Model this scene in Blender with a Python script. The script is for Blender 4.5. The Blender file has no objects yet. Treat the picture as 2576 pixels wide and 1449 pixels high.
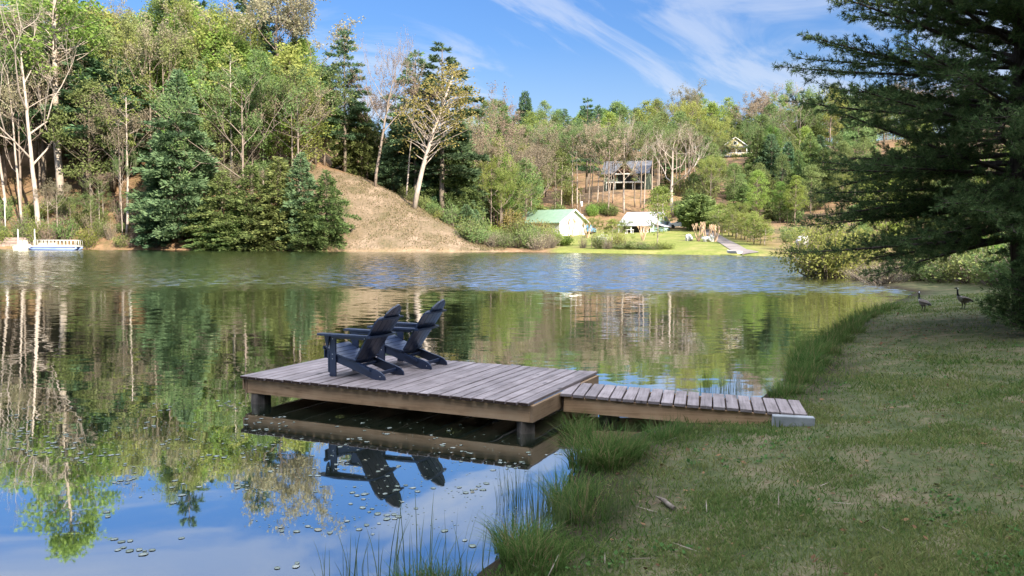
import bpy, math, random
import numpy as np
from mathutils import Matrix, Vector

S = bpy.context.scene
COL = S.collection
R = math.radians

# ------------------------------------------------------------------ camera, sky, sun, exposure
CAMZ, FPX, PITCH, ROLL = 2.2, 2100.0, 3.556, 0.35
cam_d = bpy.data.cameras.new('camera')
cam = bpy.data.objects.new('camera', cam_d); COL.objects.link(cam)
cam_d.sensor_width = 36; cam_d.lens = 36 * FPX / 2576
cam_d.clip_start = 0.05; cam_d.clip_end = 3000
CM = Matrix.Translation((0, 0, CAMZ)) @ Matrix.Rotation(R(90 - PITCH), 4, 'X') @ Matrix.Rotation(R(ROLL), 4, 'Z')
cam.matrix_world = CM
S.camera = cam

SUN_EL, SUN_AZ = 31.0, 146.0        # azimuth clockwise from +Y: behind the camera and to its right
SUN_STRENGTH, SKY_STRENGTH, EXPOSURE = 5.0, 0.094, 1.36
sd_ = bpy.data.lights.new('sun', 'SUN'); sd_.energy = SUN_STRENGTH; sd_.angle = R(0.5); sd_.color = (1.0, 0.90, 0.74)
sun = bpy.data.objects.new('sun', sd_); COL.objects.link(sun)
tosun = Vector((math.sin(R(SUN_AZ)) * math.cos(R(SUN_EL)), math.cos(R(SUN_AZ)) * math.cos(R(SUN_EL)), math.sin(R(SUN_EL))))
sun.rotation_euler = (-tosun).to_track_quat('-Z', 'Y').to_euler()

W = bpy.data.worlds.new("World"); S.world = W; W.use_nodes = True
wn, wl = W.node_tree.nodes, W.node_tree.links
wn.clear()
def N(nodes, typ, **kw):
    n = nodes.new(typ)
    for k, v in kw.items():
        if k.startswith('in_'):
            key = k[3:]
            n.inputs[int(key) if key.isdigit() else key].default_value = v
        else: setattr(n, k, v)
    return n
def ramp(nodes, stops, interp='LINEAR'):
    n = nodes.new('ShaderNodeValToRGB'); n.color_ramp.interpolation = interp
    e = n.color_ramp.elements
    while len(e) < len(stops): e.new(0.5)
    for el, (p, c) in zip(e, stops):
        el.position = p; el.color = c if len(c) == 4 else (*c, 1)
    return n
CLX, CLY = 9.4, 7.7
sky = N(wn, 'ShaderNodeTexSky', sky_type='NISHITA', sun_disc=False, sun_elevation=R(SUN_EL), sun_rotation=R(SUN_AZ), altitude=300, air_density=1.0, dust_density=0.4, ozone_density=3.0)
tc = N(wn, 'ShaderNodeTexCoord')
sep = N(wn, 'ShaderNodeSeparateXYZ'); wl.new(tc.outputs['Generated'], sep.inputs[0])
zc = N(wn, 'ShaderNodeMath', operation='MAXIMUM', in_1=0.0); wl.new(sep.outputs['Z'], zc.inputs[0])
zp = N(wn, 'ShaderNodeMath', operation='ADD', in_1=0.16); wl.new(zc.outputs[0], zp.inputs[0])
dx = N(wn, 'ShaderNodeMath', operation='DIVIDE'); wl.new(sep.outputs['X'], dx.inputs[0]); wl.new(zp.outputs[0], dx.inputs[1])
dy = N(wn, 'ShaderNodeMath', operation='DIVIDE'); wl.new(sep.outputs['Y'], dy.inputs[0]); wl.new(zp.outputs[0], dy.inputs[1])
cb = N(wn, 'ShaderNodeCombineXYZ'); wl.new(dx.outputs[0], cb.inputs[0]); wl.new(dy.outputs[0], cb.inputs[1])
mr0 = N(wn, 'ShaderNodeMapping'); mr0.inputs['Rotation'].default_value = (0, 0, R(-36)); wl.new(cb.outputs[0], mr0.inputs[0])
mp = N(wn, 'ShaderNodeMapping'); mp.inputs['Scale'].default_value = (0.66, 1.30, 1); mp.inputs['Location'].default_value = (CLX, CLY, 0)
wl.new(mr0.outputs[0], mp.inputs[0])
n1 = N(wn, 'ShaderNodeTexNoise', in_Scale=1.15, in_Detail=8.0, in_Roughness=0.58, in_Distortion=1.1); wl.new(mp.outputs[0], n1.inputs['Vector'])
cr = ramp(wn, [(0.46, (0, 0, 0)), (0.58, (0.45, 0.45, 0.45)), (0.72, (0.82, 0.82, 0.82))], 'EASE'); wl.new(n1.outputs['Fac'], cr.inputs[0])
# pale veil low over the hills
veil = N(wn, 'ShaderNodeMapRange', in_1=0.0, in_2=0.22, in_3=0.45, in_4=0.0); wl.new(zc.outputs[0], veil.inputs[0])
# unseen overhead cloud, added to throw fill light on the shaded foreground
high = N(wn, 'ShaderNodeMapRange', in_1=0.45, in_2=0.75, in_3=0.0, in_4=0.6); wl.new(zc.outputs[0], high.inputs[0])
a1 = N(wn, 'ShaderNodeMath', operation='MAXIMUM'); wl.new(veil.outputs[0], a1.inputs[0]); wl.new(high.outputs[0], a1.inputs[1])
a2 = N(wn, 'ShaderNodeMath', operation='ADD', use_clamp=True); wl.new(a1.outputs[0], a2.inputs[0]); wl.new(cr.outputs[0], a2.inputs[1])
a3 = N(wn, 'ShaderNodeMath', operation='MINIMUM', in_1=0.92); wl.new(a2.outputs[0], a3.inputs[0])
hs = N(wn, 'ShaderNodeHueSaturation', in_Hue=0.511, in_Saturation=1.24, in_Value=1.0)
sg = N(wn, 'ShaderNodeMapRange', in_1=0.0, in_2=0.6, in_3=.47, in_4=1.0); wl.new(zc.outputs[0], sg.inputs[0])
ss = N(wn, 'ShaderNodeVectorMath', operation='SCALE'); wl.new(sky.outputs[0], ss.inputs[0]); wl.new(sg.outputs[0], ss.inputs['Scale']); wl.new(ss.outputs[0], hs.inputs['Color'])
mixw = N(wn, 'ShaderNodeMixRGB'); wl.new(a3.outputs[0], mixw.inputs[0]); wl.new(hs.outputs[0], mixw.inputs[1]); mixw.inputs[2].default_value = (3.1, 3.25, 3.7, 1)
hi_fill = N(wn, 'ShaderNodeMapRange', in_1=0.42, in_2=0.72, in_3=1.0, in_4=5.0); wl.new(zc.outputs[0], hi_fill.inputs[0])  # boosts the added cloud above the visible sky, to lift the shade
ccol = N(wn, 'ShaderNodeVectorMath', operation='SCALE'); ccol.inputs[0].default_value = (3.4, 3.65, 4.2); wl.new(hi_fill.outputs[0], ccol.inputs['Scale']); wl.new(ccol.outputs[0], mixw.inputs[2])
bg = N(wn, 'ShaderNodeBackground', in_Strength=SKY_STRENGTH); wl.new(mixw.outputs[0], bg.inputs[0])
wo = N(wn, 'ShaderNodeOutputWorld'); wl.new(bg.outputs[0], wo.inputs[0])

S.view_settings.view_transform = 'Standard'; S.view_settings.look = 'None'
S.view_settings.exposure = EXPOSURE; S.view_settings.gamma = 1
S.render.engine = 'CYCLES'
cy = S.cycles
cy.max_bounces = 6; cy.diffuse_bounces = 3; cy.glossy_bounces = 3; cy.transmission_bounces = 3; cy.transparent_max_bounces = 4
cy.caustics_reflective = False; cy.caustics_refractive = False
cy.use_denoising = True; S.render.filter_size = 1.2; cy.sample_clamp_indirect = 4

# ------------------------------------------------------------------ helpers
RNG = np.random.default_rng(7)
def ray(px, py):
    d = CM.to_3x3() @ Vector(((px - 1288) / FPX, -(py - 724.5) / FPX, -1.0))
    return Vector((0, 0, CAMZ)), d
def at_z(px, py, z):
    o, d = ray(px, py); t = (z - o.z) / d.z
    return o + d * t
def at_Y(px, py, Y):
    o, d = ray(px, py); return o + d * (Y / d.y)

class Geo:
    def __init__(s): s.V = []; s.F = []; s.M = []; s.A = []; s.n = 0; s.Sm = []
    def add(s, V, F, mi=0, rnd=None, smooth=False):
        V = np.asarray(V, float).reshape(-1, 3); F = np.asarray(F, int)
        if F.ndim == 1: F = F.reshape(1, -1)
        s.V.append(V); s.F.append(F + s.n); s.M.append(np.full(len(F), mi)); s.Sm.append(np.full(len(F), smooth))
        s.A.append(np.full(len(V), 0.5) if rnd is None else np.asarray(rnd, float))
        s.n += len(V); return s
    def merge(s, o, M=None, mi_shift=0):
        for V, F, m, a, sm in zip(o.V, o.F, o.M, o.A, o.Sm):
            pass
        V = np.concatenate(o.V)
        if M is not None:
            M = np.array(M); V = V @ M[:3, :3].T + M[:3, 3]
        base = s.n
        s.V.append(V); s.A.append(np.concatenate(o.A)); s.n += len(V)
        for F, m, sm in zip(o.F, o.M, o.Sm):
            s.F.append(F + base); s.M.append(m + mi_shift); s.Sm.append(sm)
        return s
    def mesh(s, name, mats):
        V = np.concatenate(s.V)
        me = bpy.data.meshes.new(name)
        loops = np.concatenate([f.ravel() for f in s.F]); sizes = np.concatenate([np.full(len(f), f.shape[1]) for f in s.F])
        starts = np.concatenate([[0], np.cumsum(sizes)[:-1]])
        me.vertices.add(len(V)); me.vertices.foreach_set('co', V.astype(np.float32).ravel())
        me.loops.add(len(loops)); me.loops.foreach_set('vertex_index', loops.astype(np.int32))
        me.polygons.add(len(sizes)); me.polygons.foreach_set('loop_start', starts.astype(np.int32))
        me.polygons.foreach_set('loop_total', sizes.astype(np.int32))
        me.polygons.foreach_set('material_index', np.concatenate(s.M).astype(np.int32))
        me.polygons.foreach_set('use_smooth', np.concatenate(s.Sm))
        at = me.attributes.new('rnd', 'FLOAT', 'POINT'); at.data.foreach_set('value', np.concatenate(s.A).astype(np.float32))
        for m in mats: me.materials.append(m)
        me.update(calc_edges=True)
        return me
def link(name, me, parent=None, loc=None, rot=None, scale=None):
    o = bpy.data.objects.new(name, me); COL.objects.link(o)
    if parent: o.parent = parent
    if loc is not None: o.location = loc
    if rot is not None: o.rotation_euler = rot
    if scale is not None: o.scale = scale
    return o
def part(name, g, mats, parent=None, **kw):
    if not isinstance(mats, (list, tuple)): mats = [mats]
    return link(name, g.mesh(name, mats), parent, **kw)
def tag(o, label=None, cat=None, group=None, kind=None):
    if label: o['label'] = label
    if cat: o['category'] = cat
    if group: o['group'] = group
    if kind: o['kind'] = kind
    return o
def empty(name, loc=(0, 0, 0), rz=0.0, label=None, cat=None, group=None):
    o = bpy.data.objects.new(name, None); COL.objects.link(o); o.location = loc; o.rotation_euler = (0, 0, rz)
    o.empty_display_size = 0.2
    return tag(o, label, cat, group)
def copy_tree(o, parent=None):
    c = o.copy(); COL.objects.link(c)
    if parent: c.parent = parent
    for ch in o.children: copy_tree(ch, c)
    return c

def box(g, lo, hi, mi=0, M=None, bev=0.0, rnd=None):
    (x0, y0, z0), (x1, y1, z1) = lo, hi
    if bev > 0:
        b = min(bev, (x1-x0)*.45, (y1-y0)*.45, (z1-z0)*.45)
        rings = []
        for z, i in ((z0, b), (z0 + b, 0), (z1 - b, 0), (z1, b)):
            xa, xb, ya, yb = x0 + i, x1 - i, y0 + i, y1 - i
            rings.append([(xa + b*(i == 0), ya, z), (xb - b*(i == 0), ya, z), (xb, ya + b*(i == 0), z), (xb, yb - b*(i == 0), z),
                          (xb - b*(i == 0), yb, z), (xa + b*(i == 0), yb, z), (xa, yb - b*(i == 0), z), (xa, ya + b*(i == 0), z)])
        V = np.array(rings, float).reshape(-1, 3); F = []
        for k in range(3):
            for i in range(8):
                j = (i + 1) % 8; F.append((k*8 + i, k*8 + j, k*8 + 8 + j, k*8 + 8 + i))
        if M is not None: M = np.array(M); V = V @ M[:3, :3].T + M[:3, 3]
        r = np.full(len(V), 0.5 if rnd is None else rnd)
        base = g.n
        g.add(V, F, mi, r)
        g.F.append(np.array([list(range(7, -1, -1)), list(range(24, 32))]) + base); g.M.append(np.full(2, mi)); g.Sm.append(np.full(2, False))
        return g
    V = np.array([(x0, y0, z0), (x1, y0, z0), (x1, y1, z0), (x0, y1, z0), (x0, y0, z1), (x1, y0, z1), (x1, y1, z1), (x0, y1, z1)], float)
    if M is not None: M = np.array(M); V = V @ M[:3, :3].T + M[:3, 3]
    return g.add(V, [(0, 3, 2, 1), (4, 5, 6, 7), (0, 1, 5, 4), (1, 2, 6, 5), (2, 3, 7, 6), (3, 0, 4, 7)], mi, np.full(8, 0.5 if rnd is None else rnd))
def tube(g, P, rad, sides=6, mi=0, cap=True, rnd=None, smooth=True):
    P = np.asarray(P, float); n = len(P); rad = np.broadcast_to(np.asarray(rad, float), (n,))
    T = np.gradient(P, axis=0); T /= np.linalg.norm(T, axis=1)[:, None] + 1e-9
    ref = np.array([0, 0, 1.0]) if abs(T[0, 2]) < .8 else np.array([1.0, 0, 0])
    U = np.cross(T, ref); U /= np.linalg.norm(U, axis=1)[:, None] + 1e-9
    Wv = np.cross(T, U)
    a = np.arange(sides) * 2 * np.pi / sides
    V = P[:, None] + rad[:, None, None] * (np.cos(a)[None, :, None] * U[:, None] + np.sin(a)[None, :, None] * Wv[:, None])
    i = np.arange(sides); j = (i + 1) % sides
    F = np.concatenate([np.stack([k*sides + i, k*sides + j, (k+1)*sides + j, (k+1)*sides + i], 1) for k in range(n - 1)])
    base = g.n
    g.add(V.reshape(-1, 3), F, mi, None if rnd is None else np.full(n*sides, rnd), smooth)
    if cap and sides > 2:
        g.F.append(np.array([list(range(sides))[::-1], [(n-1)*sides + k for k in range(sides)]]) + base); g.M.append(np.full(2, mi)); g.Sm.append(np.full(2, False))
    return g
def prism(g, poly, axis, lo, hi, mi=0, M=None):
    """extrude a 2-D outline along an axis: outline coords fill the other two axes in order"""
    poly = np.asarray(poly, float); n = len(poly)
    V = np.zeros((2*n, 3)); o = [k for k in range(3) if k != axis]
    for h, v in ((0, lo), (1, hi)):
        V[h*n:(h+1)*n, o[0]] = poly[:, 0]; V[h*n:(h+1)*n, o[1]] = poly[:, 1]; V[h*n:(h+1)*n, axis] = v
    if M is not None: M = np.array(M); V = V @ M[:3, :3].T + M[:3, 3]
    base = g.n
    i = np.arange(n); j = (i + 1) % n
    g.add(V, np.stack([i, j, n + j, n + i], 1), mi)
    g.F.append(np.array([list(range(n))[::-1], list(range(n, 2*n))]) + base); g.M.append(np.full(2, mi)); g.Sm.append(np.full(2, False))
    return g
def unit(v): return v / (np.linalg.norm(v, axis=-1, keepdims=True) + 1e-9)
def leaves(g, C, D, Lr, Wr, rng, mi=0, rnd=None, roll=None):
    """rhombic leaf faces from points C along directions D"""
    n = len(C); D = unit(np.asarray(D, float))
    A = unit(rng.normal(size=(n, 3))) if roll is None else roll
    Sd = unit(np.cross(D, A))
    Lr = np.broadcast_to(np.asarray(Lr, float), (n,))[:, None]; Wr = np.broadcast_to(np.asarray(Wr, float), (n,))[:, None]
    m = C + D*Lr*0.5
    V = np.stack([C, m + Sd*Wr*.5, C + D*Lr, m - Sd*Wr*.5], 1).reshape(-1, 3)
    F = np.arange(4*n).reshape(n, 4)
    r = rng.random(n) if rnd is None else rnd
    return g.add(V, F, mi, np.repeat(r, 4))
def h2(ix, iy, s):
    v = np.sin(ix*127.1 + iy*311.7 + s*74.7) * 43758.5453
    return v - np.floor(v)
def vnoise(x, y, s=0):
    ix, iy = np.floor(x), np.floor(y); fx, fy = x - ix, y - iy
    fx = fx*fx*(3 - 2*fx); fy = fy*fy*(3 - 2*fy)
    return (h2(ix, iy, s)*(1-fx) + h2(ix+1, iy, s)*fx)*(1-fy) + (h2(ix, iy+1, s)*(1-fx) + h2(ix+1, iy+1, s)*fx)*fy
def fbm(x, y, s=0, o=4):
    t = 0; a = .5
    for k in range(o): t = t + a*vnoise(x*2**k, y*2**k, s + k*3); a *= .5
    return t
def sstep(a, b, x):
    t = np.clip((x - a)/(b - a), 0, 1); return t*t*(3 - 2*t)

# ------------------------------------------------------------------ materials
def newmat(name):
    m = bpy.data.materials.new(name); m.use_nodes = True
    nt = m.node_tree; nt.nodes.clear()
    out = nt.nodes.new('ShaderNodeOutputMaterial')
    return m, nt.nodes, nt.links, out
def pbsdf(nodes, links, out, rough=.6, spec=.3, metal=0.0):
    b = nodes.new('ShaderNodeBsdfPrincipled'); b.inputs['Roughness'].default_value = rough
    b.inputs['Specular IOR Level'].default_value = spec; b.inputs['Metallic'].default_value = metal
    links.new(b.outputs[0], out.inputs[0]); return b
def noisy(name, c1, c2, scale=4.0, rough=.7, spec=.25, bump=0.0, stretch=(1, 1, 1), detail=6, metal=0.0, attr=0.0):
    m, n, l, out = newmat(name); b = pbsdf(n, l, out, rough, spec, metal)
    t = N(n, 'ShaderNodeTexCoord'); mpn = N(n, 'ShaderNodeMapping'); mpn.inputs['Scale'].default_value = stretch
    l.new(t.outputs['Object'], mpn.inputs[0])
    nz = N(n, 'ShaderNodeTexNoise', in_Scale=scale, in_Detail=detail, in_Roughness=.62); l.new(mpn.outputs[0], nz.inputs['Vector'])
    r = ramp(n, [(.32, c1), (.68, c2)]); l.new(nz.outputs['Fac'], r.inputs[0])
    col = r.outputs[0]
    if attr:
        at = N(n, 'ShaderNodeAttribute', attribute_name='rnd')
        mr = N(n, 'ShaderNodeMapRange', in_3=1 - attr, in_4=1 + attr); l.new(at.outputs['Fac'], mr.inputs[0])
        hv = N(n, 'ShaderNodeHueSaturation'); l.new(col, hv.inputs['Color']); l.new(mr.outputs[0], hv.inputs['Value']); col = hv.outputs[0]
    l.new(col, b.inputs['Base Color'])
    if bump:
        bp = N(n, 'ShaderNodeBump', in_Strength=bump, in_Distance=.02); l.new(nz.outputs['Fac'], bp.inputs['Height']); l.new(bp.outputs[0], b.inputs['Normal'])
    return m
def leafmat(name, c1, c2, trans=.4, ovar=.25, hvar=.02):
    m, n, l, out = newmat(name)
    at = N(n, 'ShaderNodeAttribute', attribute_name='rnd'); r = ramp(n, [(0, c1), (1, c2)]); l.new(at.outputs['Fac'], r.inputs[0])
    oi = N(n, 'ShaderNodeObjectInfo')
    mv = N(n, 'ShaderNodeMapRange', in_3=1 - ovar, in_4=1 + ovar); l.new(oi.outputs['Random'], mv.inputs[0])
    ml = N(n, 'ShaderNodeMath', operation='MULTIPLY', in_1=7.31); l.new(oi.outputs['Random'], ml.inputs[0])
    fr = N(n, 'ShaderNodeMath', operation='FRACT'); l.new(ml.outputs[0], fr.inputs[0])
    mh = N(n, 'ShaderNodeMapRange', in_3=.5 - hvar, in_4=.5 + hvar); l.new(fr.outputs[0], mh.inputs[0])
    hv = N(n, 'ShaderNodeHueSaturation'); l.new(r.outputs[0], hv.inputs['Color']); l.new(mv.outputs[0], hv.inputs['Value']); l.new(mh.outputs[0], hv.inputs['Hue'])
    d = N(n, 'ShaderNodeBsdfDiffuse'); tr = N(n, 'ShaderNodeBsdfTranslucent'); mx = N(n, 'ShaderNodeMixShader', in_0=trans)
    l.new(hv.outputs[0], d.inputs[0]); l.new(hv.outputs[0], tr.inputs[0]); l.new(d.outputs[0], mx.inputs[1]); l.new(tr.outputs[0], mx.inputs[2]); l.new(mx.outputs[0], out.inputs[0])
    return m
M = {}
M['pine'] = leafmat('pine needles', (.075, .135, .07), (.155, .24, .125), .32)
M['bluepine'] = leafmat('blue green needles', (.105, .175, .085), (.21, .30, .15), .34, .1, .01)
M['hemlock'] = leafmat('hemlock needles', (.11, .155, .05), (.22, .27, .10), .36, .25, .03)
M['bright'] = leafmat('fresh spring leaves', (.15, .245, .05), (.275, .36, .10), .45, .22, .025)
M['lime'] = leafmat('yellow green leaves', (.19, .24, .055), (.32, .345, .115), .45, .2, .02)
M['olive'] = leafmat('olive leaves', (.13, .185, .06), (.235, .285, .115), .42, .25, .03)
M['tan'] = leafmat('tan buds and catkins', (.235, .195, .125), (.365, .315, .22), .4, .22, .03)
M['rust'] = leafmat('reddish buds', (.22, .155, .115), (.31, .24, .18), .35, .2, .02)
M['gold'] = leafmat('golden oak catkins', (.20, .175, .055), (.32, .27, .095), .4, .1, .01)
M['blossom'] = leafmat('white blossom', (.6, .58, .52), (.75, .73, .68), .4, .1, .01)
M['nearpine'] = leafmat('dark pine needles', (.050, .10, .038), (.15, .20, .075), .3, .0, 0)
M['grass'] = leafmat('lawn blades', (.085, .155, .038), (.24, .24, .09), .4, 0, 0)
M['tallgrass'] = leafmat('tall grass blades', (.045, .10, .022), (.13, .20, .055), .45, .15, .015)
for nd in M['tallgrass'].node_tree.nodes:
    if nd.type == 'VALTORGB':
        e_ = nd.color_ramp.elements; e_[1].position = .80; x_ = e_.new(.90); x_.color = (.26, .20, .10, 1)
M['reed'] = leafmat('rushes', (.07, .11, .04), (.15, .19, .08), .35, .15, .02)
M['straw'] = leafmat('dry straw', (.18, .125, .07), (.33, .25, .155), .3, .1, .01)
M['bark'] = noisy('grey brown bark', (.10, .08, .06), (.24, .20, .16), 3, .9, .1, .3, (4, 4, .6))
M['palebark'] = noisy('pale bark', (.28, .23, .19), (.50, .43, .37), 1.5, .9, .1, .2, (3, 3, .7))
M['pinkbark'] = noisy('pinkish bark', (.17, .135, .11), (.31, .25, .205), 2, .9, .1, .2, (3, 3, .7))
M['darkbark'] = noisy('dark pine bark', (.035, .028, .022), (.10, .08, .065), 8, .95, .1, .8, (2, 2, .5))

# ------------------------------------------------------------------ terrain
SHORE = np.array([(-90, -8), (-20, 1.6), (-6, 3.7), (-1.3, 4.8), (-.3, 5.15), (.0, 5.7), (.35, 6.4), (.5, 7.5), (.8, 8.2), (1.3, 9.1), (1.9, 9.75), (2.5, 9.9), (3.0, 10.5), (3.4, 11.4),
    (3.8, 12.1), (4.5, 12.9), (5.1, 14.6), (5.6, 16.2), (7.5, 19.6), (10.4, 24.4), (13.6, 29.5), (16.5, 34), (18.5, 46), (24, 60), (33, 80), (35, 93), (29.5, 101), (21, 107), (11, 112), (5, 115.5), (1.5, 117),
    (-4, 114.5), (-10, 113), (-27, 114), (-45, 116), (-72, 118), (-100, 118), (-140, 100), (-150, 40), (-130, 0)], float)
def shore_sd(x, y):
    """signed distance to the lake outline, positive on land"""
    x = np.asarray(x, float); y = np.asarray(y, float); sh = x.shape; x = x.ravel(); y = y.ravel()
    d2 = np.full(x.shape, 1e18); inside = np.zeros(x.shape, bool)
    n = len(SHORE)
    for i in range(n):
        ax, ay = SHORE[i]; bx, by = SHORE[(i + 1) % n]
        ex, ey = bx - ax, by - ay; L2 = ex*ex + ey*ey
        t = np.clip(((x - ax)*ex + (y - ay)*ey)/L2, 0, 1)
        d2 = np.minimum(d2, (x - ax - t*ex)**2 + (y - ay - t*ey)**2)
        c = ((ay > y) != (by > y)); xi = ax + (y - ay)*ex/(ey if ey else 1e-12)
        inside ^= c & (x < xi)
    d = np.sqrt(d2)
    return np.where(inside, -d, d).reshape(sh)
CAPX = [-400, -110, -70, -50, -40, -31, -24, -17, -10, -4, 0, 4]
CAPZ = [75, 58, 42, 28, 19, 12.6, 10.6, 7.2, 3.7, .75, .3, 0]
def terrain(x, y):
    x = np.asarray(x, float); y = np.asarray(y, float)
    sd = shore_sd(x, y)
    wob = (fbm(x*.9, y*.9, 1, 3) - .45)
    sdn = sd + wob*.35*sstep(60, 20, y)
    near = np.interp(sdn, [-8, -2, -.25, 0, .12, .6, 1.4, 3, 6, 20, 60, 400], [-2.2, -.9, -.25, -.03, .05, .09, .15, .33, .60, .8, 2.0, 14])
    near = near + sstep(.6, 3.5, sd)*(fbm(x*.55, y*.55, 9, 3) - .45)*.13 + sstep(.1, .6, sd)*(fbm(x*3.1, y*3.1, 4, 3) - .45)*.05
    mid = np.interp(sd, [-8, -2, 0, .5, 2, 35, 60, 95, 104, 118, 170, 260, 500, 900], [-2.2, -.9, -.03, .2, .45, 2.7, 5.2, 13.2, 13.6, 14.5, 29, 38, 50, 60])
    mid = mid + sstep(20, 80, sd)*(fbm(x*.03, y*.03, 5, 4) - .45)*9*sstep(0, 1, np.abs(sd - 103)/12)
    left = np.interp(sd, [-8, -2, 0, .6, 2, 10, 22, 40, 80, 160, 500], [-2.2, -.9, -.03, .35, 1.2, 6.3, 14, 22, 34, 48, 70])
    cap = np.interp(x, CAPX, CAPZ) + .04*np.maximum(sd, 0)
    k = 1.2; spur = -np.logaddexp(-left*k, -cap*k)/k
    spur = np.where(sd > 1.5, spur + (fbm(x*.12, y*.12, 6, 4) - .45)*.7*sstep(1.5, 6, sd)*sstep(-2, -8, x), spur)
    wl_ = sstep(4, -4, x)
    far = np.where(sd < 0, mid, np.maximum(mid, spur*wl_ + mid*(1 - wl_)))
    w = sstep(34, 75, y)
    return near*(1 - w) + far*w
def tz(x, y): return float(terrain(np.array([x]), np.array([y]))[0])
def ground_px(px, py, t0=2.5, t1=420):
    o, d = ray(px, py)
    ts = np.geomspace(t0, t1, 2500)
    P = np.array(o)[None] + np.array(d)[None]*ts[:, None]
    h = np.maximum(terrain(P[:, 0], P[:, 1]), -50)
    i = np.argmax(P[:, 2] <= h)
    if i == 0: i = len(ts) - 1
    return Vector((P[i, 0], P[i, 1], h[i]))

def axis(segs):
    out = [segs[0][0]]
    for (a, st), (b, st2) in zip(segs[:-1], segs[1:]):
        v = a
        while v < b - 1e-6:
            f = (v - a)/(b - a); v += st*(1-f) + st2*f; out.append(min(v, b))
    return np.array(out)
xs = axis([(-650, 40), (-150, 4), (-60, 1.4), (-8, .7), (-2, .14), (9, .14), (16, .35), (45, 1.3), (160, 5), (650, 40)])
ys = axis([(-300, 40), (-40, 6), (2, .2), (5, .13), (16, .15), (30, .4), (95, 1.2), (120, .9), (160, 1.4), (300, 5), (800, 40)])
X, Y = np.meshgrid(xs, ys); Z = terrain(X, Y); SDg = shore_sd(X, Y)
nx, ny = len(xs), len(ys)
g = Geo(); ii, jj = np.meshgrid(np.arange(nx - 1), np.arange(ny - 1)); a = (jj*nx + ii).ravel()
g.add(np.stack([X.ravel(), Y.ravel(), Z.ravel()], 1), np.stack([a, a + 1, a + nx + 1, a + nx], 1), 0, None, True)
M['ground'] = None
m, n, l, out = newmat('ground'); b = pbsdf(n, l, out, .95, .1); M['ground'] = m
za = N(n, 'ShaderNodeAttribute', attribute_name='zone'); zs = N(n, 'ShaderNodeSeparateColor'); l.new(za.outputs['Color'], zs.inputs[0])
gp = N(n, 'ShaderNodeNewGeometry')
def gn(scale, stops, detail=6, rough=.65):
    t = N(n, 'ShaderNodeTexNoise', in_Scale=scale, in_Detail=float(detail), in_Roughness=rough); l.new(gp.outputs['Position'], t.inputs['Vector'])
    r = ramp(n, stops); l.new(t.outputs['Fac'], r.inputs[0]); return r.outputs[0], t.outputs['Fac']
litter, lf = gn(.45, [(.3, (.09, .085, .035)), (.5, (.19, .12, .07)), (.7, (.29, .185, .115))], 9, .75)
lawn, _ = gn(.35, [(.3, (.12, .15, .035)), (.5, (.18, .195, .05)), (.7, (.26, .225, .09))], 8, .6)
slope, _ = gn(.35, [(.30, (.085, .082, .04)), (.42, (.135, .105, .064)), (.54, (.175, .13, .088)), (.66, (.26, .195, .14))], 11, .72)
redsoil, _ = gn(.3, [(.3, (.22, .21, .08)), (.5, (.36, .23, .13)), (.7, (.50, .33, .20))], 9, .7)
soil, sf = gn(2.2, [(.36, (.042, .056, .020)), (.47, (.075, .085, .036)), (.59, (.125, .110, .060)), (.71, (.20, .15, .10))], 10, .75)
def mixc(f, c1, c2):
    mm = N(n, 'ShaderNodeMixRGB'); l.new(f, mm.inputs[0]); l.new(c1, mm.inputs[1]); l.new(c2, mm.inputs[2]); return mm.outputs[0]
mot, _ = gn(3.1, [(.3, (.62, .66, .6)), (.5, (1, 1, 1)), (.72, (1.35, 1.28, 1.2))], 6, .7)
c = mixc(zs.outputs[0], litter, lawn); c = mixc(zs.outputs[1], c, slope); c = mixc(zs.outputs[2], c, redsoil); mu = N(n, 'ShaderNodeMixRGB', blend_type='MULTIPLY', in_0=1.0); l.new(c, mu.inputs[1]); l.new(mot, mu.inputs[2]); c = mixc(za.outputs['Alpha'], mu.outputs[0], soil)
wt = N(n, 'ShaderNodeAttribute', attribute_name='wet'); mud = N(n, 'ShaderNodeMixRGB'); l.new(wt.outputs['Fac'], mud.inputs[0]); l.new(c, mud.inputs[1]); mud.inputs[2].default_value = (.030, .022, .014, 1); c = mud.outputs[0]
l.new(c, b.inputs['Base Color'])
bp = N(n, 'ShaderNodeBump', in_Strength=.6, in_Distance=.03); l.new(sf, bp.inputs['Height']); l.new(bp.outputs[0], b.inputs['Normal'])
me = g.mesh('ground', [m])
nz = fbm(X*.08, Y*.08, 11, 3) - .45
nearz = sstep(55, 35, Y)
lawnz = sstep(3, 6, X + nz*6)*(.25 + .75*sstep(36, 30, X - (Y - 110)*.12 + nz*8))*sstep(48, 40, SDg + nz*20)*sstep(60, 80, Y)
crest = np.interp(X, CAPX, CAPZ)
slz = sstep(-34, -31, X)*sstep(-1, -4, X)*sstep(95, 105, Y)*sstep(138, 134, Y)*sstep(1.0, .2, Z - crest - 1.2 + nz*3)
pp = at_Y(1590, 500, 205)
redz = np.exp(-(((X - pp.x)/13)**2 + ((Y - 200)/14)**2)) + .8*np.exp(-(((X - 14)/8)**2 + ((Y - 172)/7)**2)) + .8*sstep(42, 46, SDg)*sstep(58, 50, SDg)*sstep(5, 9, X)*sstep(45, 30, X)*(Y > 100)
redz = redz*.75 + sstep(.6, .3, np.abs(SDg))*sstep(100, 110, Y)*sstep(2, -2, X)*.7
ZC = np.stack([lawnz, slz, np.clip(redz*(.7 + nz*1.5), 0, 1), nearz], -1).reshape(-1, 4)
ca = me.color_attributes.new('zone', 'FLOAT_COLOR', 'POINT'); ca.data.foreach_set('color', ZC.astype(np.float32).ravel())
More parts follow.
